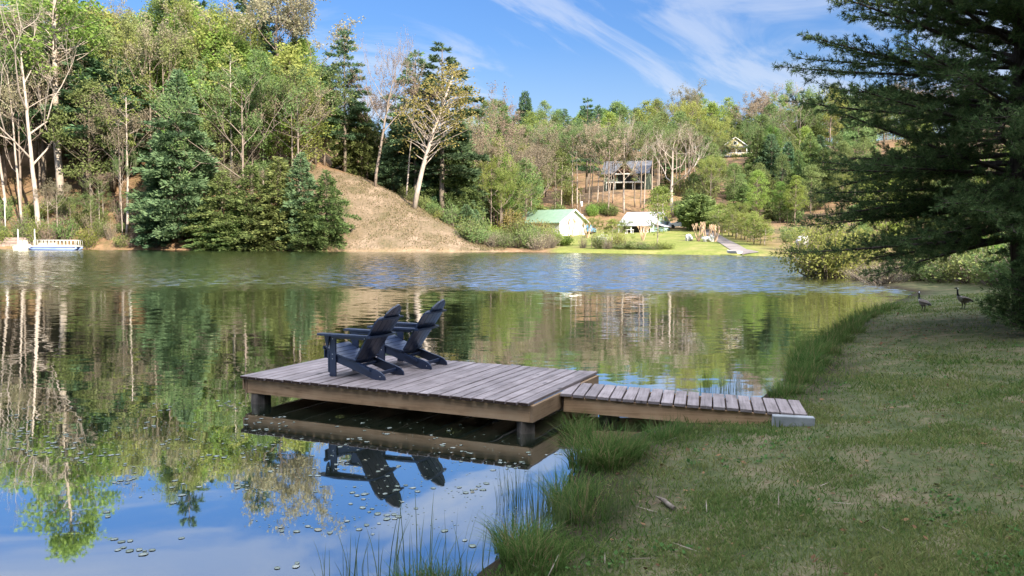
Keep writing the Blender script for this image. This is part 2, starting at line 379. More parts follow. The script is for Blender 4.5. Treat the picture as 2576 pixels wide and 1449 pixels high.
wa = me.attributes.new('wet', 'FLOAT', 'POINT'); wa.data.foreach_set('value', (sstep(.13, .04, Z + nz*.06)*sstep(60, 40, Y)).astype(np.float32).ravel())
tag(link('ground', me), kind='structure')

# ------------------------------------------------------------------ water
m, n, l, out = newmat('lake water'); M['water'] = m
gp = N(n, 'ShaderNodeNewGeometry'); sp = N(n, 'ShaderNodeSeparateXYZ'); l.new(gp.outputs['Position'], sp.inputs[0])
wob = N(n, 'ShaderNodeTexNoise', in_Scale=.035, in_Detail=3.0); l.new(gp.outputs['Position'], wob.inputs['Vector'])
yw = N(n, 'ShaderNodeMath', operation='MULTIPLY_ADD', in_1=16.0); l.new(wob.outputs['Fac'], yw.inputs[0]); l.new(sp.outputs['Y'], yw.inputs[2])   # y + 16*noise
b0 = N(n, 'ShaderNodeMapRange', interpolation_type='SMOOTHSTEP', in_1=38.0, in_2=46.0, in_3=0.0, in_4=1.0); l.new(yw.outputs[0], b0.inputs[0])
b1 = N(n, 'ShaderNodeMapRange', interpolation_type='SMOOTHSTEP', in_1=112.0, in_2=132.0, in_3=1.0, in_4=0.25); l.new(yw.outputs[0], b1.inputs[0])
band = N(n, 'ShaderNodeMath', operation='MULTIPLY'); l.new(b0.outputs[0], band.inputs[0]); l.new(b1.outputs[0], band.inputs[1])
calm = N(n, 'ShaderNodeMapRange', in_1=6.5, in_2=34.0, in_3=.006, in_4=.105); l.new(sp.outputs['Y'], calm.inputs[0])
amp = N(n, 'ShaderNodeMath', operation='MULTIPLY_ADD', in_1=.55); l.new(band.outputs[0], amp.inputs[0]); l.new(calm.outputs[0], amp.inputs[2])
mpn = N(n, 'ShaderNodeMapping'); mpn.inputs['Scale'].default_value = (1.1, 3.2, 1); l.new(gp.outputs['Position'], mpn.inputs[0])
nz1 = N(n, 'ShaderNodeTexNoise', in_Scale=1.7, in_Detail=3.0, in_Roughness=.5); l.new(mpn.outputs[0], nz1.inputs['Vector'])
v0 = N(n, 'ShaderNodeVectorMath', operation='SUBTRACT'); v0.inputs[1].default_value = (.5, .5, .5); l.new(nz1.outputs['Color'], v0.inputs[0])
v1 = N(n, 'ShaderNodeVectorMath', operation='SCALE'); l.new(v0.outputs[0], v1.inputs[0]); l.new(amp.outputs[0], v1.inputs['Scale'])
v2a = N(n, 'ShaderNodeVectorMath', operation='MULTIPLY'); v2a.inputs[1].default_value = (.6, 1, 0); l.new(v1.outputs[0], v2a.inputs[0])
# wavelets show mostly the faces turned towards the near bank
bi = N(n, 'ShaderNodeMath', operation='MULTIPLY', in_1=-.075); l.new(band.outputs[0], bi.inputs[0]); bc = N(n, 'ShaderNodeCombineXYZ'); l.new(bi.outputs[0], bc.inputs[1])
v2 = N(n, 'ShaderNodeVectorMath', operation='ADD'); l.new(v2a.outputs[0], v2.inputs[0]); l.new(bc.outputs[0], v2.inputs[1])
v3 = N(n, 'ShaderNodeVectorMath', operation='ADD'); v3.inputs[1].default_value = (0, 0, 1); l.new(v2.outputs[0], v3.inputs[0])
v4 = N(n, 'ShaderNodeVectorMath', operation='NORMALIZE'); l.new(v3.outputs[0], v4.inputs[0])
fr = N(n, 'ShaderNodeFresnel', in_IOR=1.33)
pw = N(n, 'ShaderNodeMath', operation='POWER', in_1=.5); l.new(fr.outputs[0], pw.inputs[0])
fm = N(n, 'ShaderNodeMapRange', in_1=.15, in_2=.9, in_3=.50, in_4=.97); l.new(pw.outputs[0], fm.inputs[0])
gl = N(n, 'ShaderNodeBsdfGlossy', in_Roughness=.02); gl.inputs[0].default_value = (.93, .96, .97, 1); l.new(v4.outputs[0], gl.inputs['Normal'])
df = N(n, 'ShaderNodeBsdfDiffuse'); df.inputs[0].default_value = (.014, .019, .011, 1)
mx = N(n, 'ShaderNodeMixShader'); l.new(fm.outputs[0], mx.inputs[0]); l.new(df.outputs[0], mx.inputs[1]); l.new(gl.outputs[0], mx.inputs[2]); l.new(mx.outputs[0], out.inputs[0])
g = Geo(); g.add([(-220, -40, 0), (110, -40, 0), (110, 160, 0), (-220, 160, 0)], [(0, 1, 2, 3)])
tag(part('lake_water', g, m), kind='structure')

# ------------------------------------------------------------------ tree builders (each returns trunk Geo, crown Geo; base at the origin)
def conifer(seed, H, Rm, t0, nwh, per, dens, up=.12, droop=.25, tl=.5, tw=.16, tr=.22, prof=.8, flat=.10, jag=.25, spread=.30):
    rng = np.random.default_rng(seed); T = Geo(); C = Geo()
    zz = np.linspace(0, H, 9); wob = np.cumsum(rng.normal(0, .012*H/9, (9, 2)), 0)*.6; wob[0] = 0
    tube(T, np.c_[wob, zz], tr*(1 - zz/H)**.8 + .02, 7)
    for wi in range(nwh):
        t = t0 + (1 - t0)*(wi + rng.random()*.5)/nwh; z = t*H
        u = (t - t0)/(1 - t0)
        Lm = Rm*((1 - u)**prof)*min(1, .62 + u*2.2)
        off = np.array([np.interp(z, zz, wob[:, 0]), np.interp(z, zz, wob[:, 1])])
        a0 = rng.random()*6.28
        for k in range(per):
            az = a0 + 6.283*k/per + rng.normal(0, .25)
            L = Lm*(1 + rng.normal(0, jag)) + .15
            if L < .15: continue
            dr = np.array([math.cos(az), math.sin(az), 0]); pr = np.array([-dr[1], dr[0], 0])
            uu = up + .35*u + rng.normal(0, .06); zb = z + rng.normal(0, .15)
            def pos(s): return np.c_[off[0] + dr[0]*L*s, off[1] + dr[1]*L*s, zb + uu*L*s - droop*L*s*s]
            tube(T, pos(np.array([0, .35, .8])), [tr*.22*(1 - u*.6), tr*.14, .015], 4, 0, False)
            nn = int(dens*L*(1 + .3*L)) + 4
            s = .22 + .78*rng.random(nn)**.75; lat = rng.uniform(-1, 1, nn)*spread*L*(1.12 - s)**.7
            P = pos(s) + pr*lat[:, None]; P[:, 2] += rng.normal(0, flat, nn) - np.abs(lat)*.12
            D = dr*(.9 - .5*rng.random(nn))[:, None] + pr*(np.sign(lat)*rng.uniform(.2, .9, nn))[:, None]; D[:, 2] += rng.normal(.18, .35, nn)
            leaves(C, P, D, tl*rng.uniform(.6, 1.3, nn), tw*rng.uniform(.7, 1.3, nn), rng, 0)
    n = 30; leaves(C, np.c_[np.zeros((n, 2)) + wob[-1], H - rng.random(n)*.9], np.c_[rng.normal(0, .5, (n, 2)), np.ones(n)], tl*.8, tw*.7, rng, 0)
    return T, C

def limb(T, p0, p1, r0, r1, rng, bend=.12, sides=5, n=5):
    p0 = np.asarray(p0, float); p1 = np.asarray(p1, float); s = np.linspace(0, 1, n); L = np.linalg.norm(p1 - p0)
    q = rng.normal(0, bend*L, 3)
    P = p0 + (p1 - p0)*s[:, None] + q*(s*(1 - s)*2)[:, None]
    tube(T, P, r0 + (r1 - r0)*s, sides, 0, False); return P

def broadleaf(seed, H, Rm, cb, ncl, nl, ls, tr=.22, shape=1.0, tight=1.0, lean=(0, 0)):
    """egg-shaped crown from cb*H to H of separate leaf clumps on limbs, gaps between them"""
    rng = np.random.default_rng(seed); T = Geo(); C = Geo()
    zz = np.linspace(0, H*.93, 8); wob = np.cumsum(rng.normal(0, .02*H/8, (8, 2)), 0); wob[0] = 0
    wob = wob + np.outer((zz/H)**1.3, lean)*H
    tube(T, np.c_[wob, zz], tr*(1 - zz/H)**.7 + .02, 7)
    ax = lambda z: np.array([np.interp(z, zz, wob[:, 0]), np.interp(z, zz, wob[:, 1])])
    for k in range(ncl):
        u = rng.random()**.85
        zc = H*(cb + (1 - cb)*u)
        rr = Rm*(math.sin(math.pi*min(1, (.12 + .88*u))**shape)**.75 + .05)*math.sqrt(rng.uniform(.12, 1.05))
        az = rng.random()*6.283; o = ax(zc)
        c = np.array([o[0] + math.cos(az)*rr, o[1] + math.sin(az)*rr, zc])
        za = max(H*cb*.75, zc - rr*rng.uniform(.5, 1.1)); oa = ax(za)
        limb(T, (oa[0], oa[1], za), c, tr*.28*(1 - u*.6), .015, rng)
        cr = Rm*rng.uniform(.16, .34)*tight; m = int(nl*rng.uniform(.5, 1.4))
        d = unit(rng.normal(size=(m, 3))); P = c + d*(cr*rng.random(m)**.5)[:, None]*np.array([1.15, 1.15, .8])
        D = d*.6 + rng.normal(0, .6, (m, 3)); D[:, 2] -= .15
        leaves(C, P, D, ls*rng.uniform(.6, 1.35, m), ls*.7*rng.uniform(.6, 1.3, m), rng, 0, np.clip(rng.normal(.5 + rng.normal(0, .18), .22, m), 0, 1))
    return T, C

def bare(seed, H, tr, fork=.35, spread=.5, depth=5, leaf=3, ls=.22, nmain=6, up=.35, lean=(0, 0), droopy=0.0, twig=.012):
    """open branch work with a few buds on the twigs"""
    rng = np.random.default_rng(seed); T = Geo(); C = Geo()
    tips = []
    zz = np.linspace(0, H*.86, 9); wob = np.cumsum(rng.normal(0, .018*H/9, (9, 2)), 0); wob[0] = 0
    wob = wob + np.outer((zz/H)**1.2, lean)*H
    tube(T, np.c_[wob, zz], tr*(1 - zz/H)**.75 + twig, 7)
    def grow(p, d, L, r, k):
        d = unit(d); q = p + d*L*.5 + rng.normal(0, .05*L, 3); e = p + d*L + np.array([0, 0, up*.22*L - droopy*L*.3]) + rng.normal(0, .06*L, 3)
        tube(T, [p, q, e], [r, r*.8, max(r*.55, twig*.7)], 4 if k > 1 else 3, 0, False)
        if k <= 1: tips.append(e); tips.append(q)
        if k == 0: return
        for j in range(rng.integers(2, 4)):
            f = rng.uniform(.4, 1.0) if j else 1.0
            s = p + (q - p)*min(1, f*2) if f < .5 else q + (e - q)*(f - .5)*2
            nd = unit(e - q) + rng.normal(0, spread, 3) + np.array([0, 0, up*.5])
            grow(s, nd, L*rng.uniform(.55, .8), max(r*.58, twig), k - 1)
    for i in range(nmain):
        t = fork + (.86 - fork)*(i + rng.random())/nmain; z = t*H
        az = i*2.4 + rng.normal(0, .4); p = np.array([np.interp(z, zz, wob[:, 0]), np.interp(z, zz, wob[:, 1]), z])
        grow(p, np.array([math.cos(az), math.sin(az), .45 + t*.9]), H*(.26*(1 - t) + .10)*rng.uniform(.8, 1.25), tr*(1 - t)**.6*.55 + twig, depth - 1 if t < .75 else depth - 2)
    grow(np.array([*wob[-1], zz[-1]]), np.array([0, 0, 1.0]), H*.08, tr*.25, depth - 2)
    tips = np.array(tips)
    if leaf:
        P = np.repeat(tips, leaf, 0); n = len(P); P = P + rng.normal(0, .22, (n, 3))
        leaves(C, P, rng.normal(size=(n, 3)), ls*rng.uniform(.5, 1.2, n), ls*.55, rng, 0)
    return T, C

def bush(seed, H, Rm, nst, nl, ls, upr=.5, droop=.0):
    rng = np.random.default_rng(seed); T = Geo(); C = Geo()
    for k in range(nst):
        az = rng.random()*6.283; rr = Rm*math.sqrt(rng.random()); h = H*rng.uniform(.55, 1)*(1 - .45*(rr/Rm)**2)
        p1 = np.array([math.cos(az)*rr, math.sin(az)*rr, h]); p0 = p1*[.25, .25, 0] - [0, 0, .1]
        P = limb(T, p0, p1, .025 + .006*H, .008, rng, .12, 4)
        m = int(nl*rng.uniform(.5, 1.5)); s = rng.uniform(.25, 1.05, m); Q = p0 + (p1 - p0)*s[:, None] + rng.normal(0, .10*Rm + .06, (m, 3))
        Q[:, 2] = np.maximum(Q[:, 2], .03)
        D = rng.normal(0, .6, (m, 3)) + (p1 - p0)/np.linalg.norm(p1 - p0)*upr - np.array([0, 0, droop])
        leaves(C, Q, D, ls*rng.uniform(.6, 1.3, m), ls*.55*rng.uniform(.7, 1.3, m), rng, 0)
    return T, C

PROTO = {}
def proto(key, TC, H, Rm, bark, leaf):
    """two forms: whole (one mesh, for far trees) and split (trunk mesh, crown mesh)"""
    T, C = TC; w = Geo(); w.merge(T, None, 0)
    if C.n: w.merge(C, None, 1)
    PROTO[key] = dict(H=H, R=Rm, whole=w.mesh(key, [M[bark], M[leaf]]), trunk=T.mesh('trunk', [M[bark]]), crown=C.mesh('crown', [M[leaf]]) if C.n else None, geo=w)
for i in range(3):
    proto(f'wpine{i}', conifer(10 + i, 22, 4.0, .30 + .06*i, 17, 5, 17, .10, .22, .62, .20, .27, .62, .13, .28), 22, 4.0, 'bark', 'pine')
    proto(f'dense{i}', conifer(20 + i, 16, 3.8, .03, 26, 6, 17, .22, .30, .60, .22, .24, .85, .16, .22, .36), 16, 3.8, 'bark', ('bluepine', 'hemlock', 'pine')[i])
    proto(f'hemlock{i}', conifer(30 + i, 14, 3.6, .02, 24, 6, 18, .12, .36, .50, .19, .2, .8, .18, .35, .36), 14, 3.6, 'bark', 'hemlock')
    proto(f'bright{i}', broadleaf(40 + i, 20, 3.7, .30, 95, 62, .36, .22, .9), 20, 3.7, 'pinkbark', 'bright')
    proto(f'olive{i}', broadleaf(50 + i, 19, 3.9, .28, 90, 58, .36, .22, .9), 19, 3.9, 'bark', 'olive')
    proto(f'lime{i}', broadleaf(60 + i, 16, 3.2, .22, 80, 48, .33, .16, .9, 1.2), 16, 3.2, 'pinkbark', 'lime')
    proto(f'bud{i}', bare(70 + i, 20, .20, .35, .5, 5, 5, .30, 9, .45, twig=.010), 20, 4.2, 'pinkbark', ('tan', 'rust', 'tan')[i])
    proto(f'haze{i}', bare(80 + i, 20, .18, .30, .5, 5, 10, .32, 9, .5, twig=.010), 20, 4.2, 'pinkbark', ('olive', 'lime', 'tan')[i])
    proto(f'pole{i}', bare(90 + i, 24, .16, .58, .45, 4, 13, .34, 8, .6, twig=.009), 24, 3.0, ('palebark', 'palebark', 'pinkbark')[i], ('olive', 'tan', 'olive')[i])
    proto(f'bush{i}', bush(100 + i, 3, 2.0, 46, 34, .26, .5), 3, 2.0, 'pinkbark', ('olive', 'lime', 'hemlock')[i])
    proto(f'tanbush{i}', bush(110 + i, 3, 1.8, 50, 14, .20, .7), 3, 1.8, 'pinkbark', ('tan', 'rust', 'olive')[i])
proto('sycamore0', bare(7, 26, .34, .30, .55, 5, 1, .2, 8, .55, (.06, 0)), 26, 6, 'palebark', 'tan')
proto('sycamore1', bare(8, 22, .40, .34, .5, 6, 1, .2, 6, .75), 22, 6, 'palebark', 'tan')
proto('greysnag', bare(9, 22, .26, .42, .42, 5, 2, .2, 8, .8, (.16, 0)), 22, 4.5, 'pinkbark', 'rust')
proto('goldoak', broadleaf(11, 22, 5.0, .38, 85, 34, .34, .34, .8, 1.3, (.24, 0)), 22, 5, 'palebark', 'gold')
proto('tulip', broadleaf(12, 40, 4.6, .48, 120, 58, .42, .34, .85), 40, 4.6, 'palebark', 'bright')
proto('slim', broadleaf(13, 26, 2.4, .62, 30, 22, .36, .22, .9), 26, 2.4, 'palebark', 'lime')
proto('bluefir', conifer(15, 24, 5.4, .03, 30, 7, 17, .30, .34, .66, .24, .3, .80, .2, .20, .40), 24, 5.4, 'bark', 'bluepine')
proto('skypine', conifer(16, 26, 4.6, .22, 15, 5, 24, .10, .16, .62, .20, .3, .55, .12, .30, .26), 26, 4.6, 'bark', 'pine')
proto('juniper', conifer(17, 6, 2.5, .02, 20, 7, 40, .75, .2, .42, .17, .14, .55, .2, .15, .45), 6, 2.5, 'bark', 'hemlock')
proto('sapling', broadleaf(18, 9, 1.5, .22, 46, 26, .26, .06, .9, 1.3), 9, 1.5, 'palebark', 'lime')
proto('oliveshrub', bush(19, 2.4, 1.8, 60, 40, .24, .5), 2.4, 1.8, 'bark', 'hemlock')
proto('lushbush', bush(121, 2.6, 2.0, 60, 60, .30, .3), 2.6, 2.0, 'bark', 'bright')
proto('goldbush', bush(122, 5, 2.6, 60, 50, .28, .5), 5, 2.6, 'pinkbark', 'gold')
proto('blossombush', bush(123, 3, 1.6, 40, 14, .22, .4), 3, 1.6, 'pinkbark', 'blossom')
proto('thicket', bush(124, 3.4, 2.3, 80, 7, .16, .9), 3.4, 2.3, 'bark', 'tan')
proto('willow', bush(125, 4.2, 3.0, 95, 60, .22, .3, .3), 4.2, 3.0, 'bark', 'lime')

NAMES = dict(wpine='pine_tree', dense='conifer_tree', hemlock='hemlock_tree', bright='leafy_tree', olive='leafy_tree', lime='leafy_tree', bud='budding_tree', haze='budding_tree', pole='pole_tree', bush='shrub', tanbush='shrub',
    sycamore='sycamore_tree', greysnag='bare_tree', goldoak='oak_tree', tulip='tulip_tree', slim='slim_tree', bluefir='conifer_tree', skypine='pine_tree', juniper='juniper_tree', sapling='sapling_tree', oliveshrub='shrub', lushbush='shrub', goldbush='shrub', blossombush='shrub', thicket='shrub', willow='willow_shrub')
CATS = dict(shrub='shrub', willow_shrub='shrub')
PR = random.Random(5)
def tree(key, loc, H, width=None, label=None, group=None, split=False, lean=0.0, rz=None):
    p = PROTO[key]; s = H/p['H']; sw = s if width is None else width/(2*p['R'])
    nm = NAMES[key.rstrip('0123456789')]; rz = PR.random()*6.283 if rz is None else rz
    if split:
        o = bpy.data.objects.new(nm, None); COL.objects.link(o)
        link('trunk', p['trunk'], o)
        if p['crown']: link('crown', p['crown'], o)
    else: o = link(nm, p['whole'])
    o.location = (loc[0], loc[1], loc[2] - .12)
    o.rotation_euler = (Matrix.Rotation(R(lean), 3, 'Y') @ Matrix.Rotation(rz, 3, 'Z')).to_euler(); o.scale = (sw, sw, s)
    return tag(o, label, CATS.get(nm, 'tree'), group)
def tree_Y(key, px, Yd, top, wpx=None, label=None, group=None, **kw):
    """stands at depth Yd on the terrain; its height and width follow from what the photo shows"""
    p = at_Y(px, 500, Yd); z = tz(p.x, Yd); t = at_Y(px, top, Yd); H = t.z - z
    return tree(key, (p.x, Yd, z), max(H, .6), None if wpx is None else wpx*Yd/FPX, label, group, **kw)
def tree_g(key, px, base, top, wpx=None, label=None, group=None, **kw):
    q = ground_px(px, base); t = at_Y(px, top, q.y)
    return tree(key, q, max(t.z - q.z, .6), None if wpx is None else wpx*q.y/FPX, label, group, **kw)

# ------------------------------------------------------------------ dock
def wood(name, c1, c2, c3, axis_i, rough=.75, spec=.25, wet=0.0):
    """weathered timber: grain lines along one object axis, a few knots, board to board variation"""
    m, n, l, out = newmat(name); b = pbsdf(n, l, out, rough, spec)
    t = N(n, 'ShaderNodeTexCoord'); at = N(n, 'ShaderNodeAttribute', attribute_name='rnd')
    off = N(n, 'ShaderNodeMath', operation='MULTIPLY', in_1=37.0); l.new(at.outputs['Fac'], off.inputs[0])
    ad = N(n, 'ShaderNodeVectorMath', operation='ADD'); l.new(t.outputs['Object'], ad.inputs[0]); l.new(off.outputs[0], ad.inputs[1])
    sc = [38.0, 38.0, 38.0]; sc[axis_i] = 1.6
    mpn = N(n, 'ShaderNodeMapping'); mpn.inputs['Scale'].default_value = sc; l.new(ad.outputs[0], mpn.inputs[0])
    g1 = N(n, 'ShaderNodeTexNoise', in_Scale=1.0, in_Detail=5.0, in_Roughness=.6, in_Distortion=.6); l.new(mpn.outputs[0], g1.inputs['Vector'])
    g2 = N(n, 'ShaderNodeTexNoise', in_Scale=2.6, in_Detail=4.0, in_Roughness=.65); l.new(ad.outputs[0], g2.inputs['Vector'])
    mm = N(n, 'ShaderNodeMath', operation='MULTIPLY_ADD', in_1=.55); l.new(g1.outputs['Fac'], mm.inputs[0])
    m2 = N(n, 'ShaderNodeMath', operation='MULTIPLY', in_1=.5); l.new(g2.outputs['Fac'], m2.inputs[0]); l.new(m2.outputs[0], mm.inputs[2])
    r = ramp(n, [(.34, c1), (.52, c2), (.70, c3)]); l.new(mm.outputs[0], r.inputs[0])
    vs = [9.0, 9.0, 9.0]; vs[axis_i] = 2.2
    mv = N(n, 'ShaderNodeMapping'); mv.inputs['Scale'].default_value = vs; l.new(ad.outputs[0], mv.inputs[0])
    vo = N(n, 'ShaderNodeTexVoronoi', in_Scale=.55); l.new(mv.outputs[0], vo.inputs['Vector'])
    kr = ramp(n, [(.03, (1, 1, 1)), (.11, (0, 0, 0))]); l.new(vo.outputs['Distance'], kr.inputs[0])
    kd = N(n, 'ShaderNodeMixRGB'); l.new(kr.outputs[0], kd.inputs[0]); l.new(r.outputs[0], kd.inputs[1]); kd.inputs[2].default_value = (*[v*.45 for v in c1], 1)
    mr = N(n, 'ShaderNodeMapRange', in_3=.82, in_4=1.18); l.new(at.outputs['Fac'], mr.inputs[0])
    hv = N(n, 'ShaderNodeHueSaturation'); l.new(kd.outputs[0], hv.inputs['Color']); l.new(mr.outputs[0], hv.inputs['Value'])
    l.new(hv.outputs[0], b.inputs['Base Color'])
    bp = N(n, 'ShaderNodeBump', in_Strength=.35, in_Distance=.004); l.new(mm.outputs[0], bp.inputs['Height']); l.new(bp.outputs[0], b.inputs['Normal'])
    return m
M['deck'] = wood('weathered deck boards', (.10, .078, .068), (.24, .195, .185), (.35, .295, .28), 1, .6, .35)
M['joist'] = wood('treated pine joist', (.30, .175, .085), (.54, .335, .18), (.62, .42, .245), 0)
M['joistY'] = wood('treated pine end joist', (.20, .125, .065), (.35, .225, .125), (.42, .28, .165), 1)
M['endgrain'] = noisy('dark board ends', (.03, .018, .013), (.075, .05, .038), 20, .9, .1, .2)
M['post'] = noisy('wet old post', (.035, .03, .026), (.20, .165, .13), 3, .85, .2, .4, (3, 3, .8))
DZ = .372
A = at_z(608, 943.5, DZ); B = at_z(1335, 1012.5, DZ); Cc = at_z(1520, 936.5, DZ)
ex = (A - B); LX = ex.length; ex = ex.normalized(); ey = Vector((-ex.y, ex.x, 0))
if ey.dot(Cc - B) < 0: ey = -ey
LY = (Cc - B).dot(ey)
ang = math.atan2(-ex.y, -ex.x)        # local +x runs from the left corner to the near corner
dock = empty('wooden_dock', (A.x, A.y, 0), ang, 'low square dock of weathered grey boards standing in the lake under two dark chairs', 'dock')
# local frame: x 0..LX towards the shore, y 0..LY away from the camera
rng = np.random.default_rng(3)
g = Geo(); nb = 29; pit = LX/nb
for k in range(nb):
    w = pit - .014 - rng.random()*.006; e0 = -.035 - rng.random()*.022; e1 = LY + rng.uniform(.0, .03); dz = rng.normal(0, .0018)
    rr = rng.random()
    Mt = Matrix.Rotation(rng.normal(0, .0012), 4, 'Z') @ Matrix.Rotation(rng.normal(0, .006), 4, 'Y')
    Mt = Matrix.Translation((k*pit + pit/2, 0, DZ - .019 + dz)) @ Mt
    box(g, (-w/2, e0, -.019), (w/2, e1, .019), 0, Mt, .005, rr)
    box(g, (-w/2 + .004, e0 - .0025, -.014), (w/2 - .004, e0 - .0002, .014), 1, Mt, 0, rr)
part('deck_boards', g, [M['deck'], M['endgrain']], dock)
jt, jb = DZ - .042, DZ - .042 - .190
g = Geo(); box(g, (.075, .02, jb), (LX - .02, .06, jt), 0, None, .004, .3); part('front_joist', g, M['joist'], dock)
g = Geo(); box(g, (.03, LY - .06, jb), (LX - .02, LY - .02, jt), 0, None, .004, .6); part('rear_joist', g, M['joist'], dock)
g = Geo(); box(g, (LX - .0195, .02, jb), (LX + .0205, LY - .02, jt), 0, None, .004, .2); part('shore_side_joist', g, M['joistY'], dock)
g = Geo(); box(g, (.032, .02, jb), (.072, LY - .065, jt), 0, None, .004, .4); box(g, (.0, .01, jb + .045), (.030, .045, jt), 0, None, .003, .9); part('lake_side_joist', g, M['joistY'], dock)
g = Geo()
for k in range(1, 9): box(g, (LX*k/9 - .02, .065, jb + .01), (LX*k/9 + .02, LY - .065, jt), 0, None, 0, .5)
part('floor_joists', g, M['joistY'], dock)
for (x, y, hgt, s) in ((.19, .15, jb - .0, .10), (LX - .11, .13, jb, .085), (.19, LY - .2, jb, .09), (LX - .12, LY - .2, jb, .09)):
    g = Geo(); nseg = 7
    P = np.c_[x + rng.normal(0, .004, nseg), y + rng.normal(0, .004, nseg), np.linspace(-1.1, hgt + .06*(y < 0), nseg)]
    tube(g, P, s*1.3*rng.uniform(.96, 1.04, nseg), 4 if s < .1 else 9, 0, True, None, False)
    part('post', g, M['post'], dock)

# ------------------------------------------------------------------ walkway to the bank
WZ0, WZ1 = DZ - .035, .235
a0 = at_z(1409, 988, WZ0); a1 = at_z(2028, 1041, WZ1); c1_ = at_z(2047, 1010, WZ1); c0_ = at_z(1480, 957.5, WZ0)
u = Vector((a1.x - a0.x, a1.y - a0.y, 0)); WL = u.length; u.normalize(); v = Vector((-u.y, u.x, 0))
wid = .78
walk = empty('wooden_walkway', (a0.x, a0.y, 0), math.atan2(u.y, u.x), 'narrow plank walkway leading from the dock to the grassy bank', 'walkway')
pitch_w = math.asin((WZ1 - WZ0)/WL)
WM = Matrix.Translation((0, 0, WZ0)) @ Matrix.Rotation(-pitch_w, 4, 'Y')
g = Geo(); nb = 19; pit = (WL + .02)/nb
for k in range(nb):
    w = pit - .015 - rng.random()*.005; rr = rng.random()
    Mt = WM @ Matrix.Translation((k*pit + pit/2, 0, -.019 + rng.normal(0, .0015))) @ Matrix.Rotation(rng.normal(0, .004), 4, 'Z') @ Matrix.Rotation(rng.normal(0, .008), 4, 'Y')
    box(g, (-w/2, -.03 - rng.random()*.01, -.019), (w/2, wid + rng.random()*.015, .019), 0, Mt, .004, rr)
part('deck_boards', g, [M['deck']], walk)
for y0, rr in ((.0, .3), (wid - .05, .7)):
    g = Geo(); box(g, (.05, y0, -.225), (WL - .01, y0 + .04, -.041), 0, WM, .004, rr); part('side_joist', g, M['joist'], walk)
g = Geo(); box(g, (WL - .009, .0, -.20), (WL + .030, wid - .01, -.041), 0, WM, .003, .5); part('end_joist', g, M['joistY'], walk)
for y0 in (.16, wid - .16):
    g = Geo(); tube(g, [(.55, y0, -1.0), (.55, y0, WZ0 - .3), (.552, y0, WZ0 - .23)], [.10, .1, .1], 4, 0, True, None, False); part('post', g, M['post'], walk)

# pale concrete beam lying along the end of the walkway
M['concrete'] = noisy('pale concrete', (.20, .21, .21), (.32, .33, .33), 6, .85, .2, .15)
q0 = at_z(1944, 1074, .12); q1 = at_z(2050, 1078, .12)
uu = Vector((q1.x - q0.x, q1.y - q0.y, 0)); bl = uu.length
g = Geo(); box(g, (0, 0, -.06), (bl, .10, .125), 0, None, .008); 
tag(part('concrete_block', g, M['concrete'], None, loc=(q0.x, q0.y, .12), rot=(0, R(1), math.atan2(uu.y, uu.x))), 'pale grey concrete beam lying on the bank beside the end of the walkway', 'block')
qs = ground_px(2200, 1000)
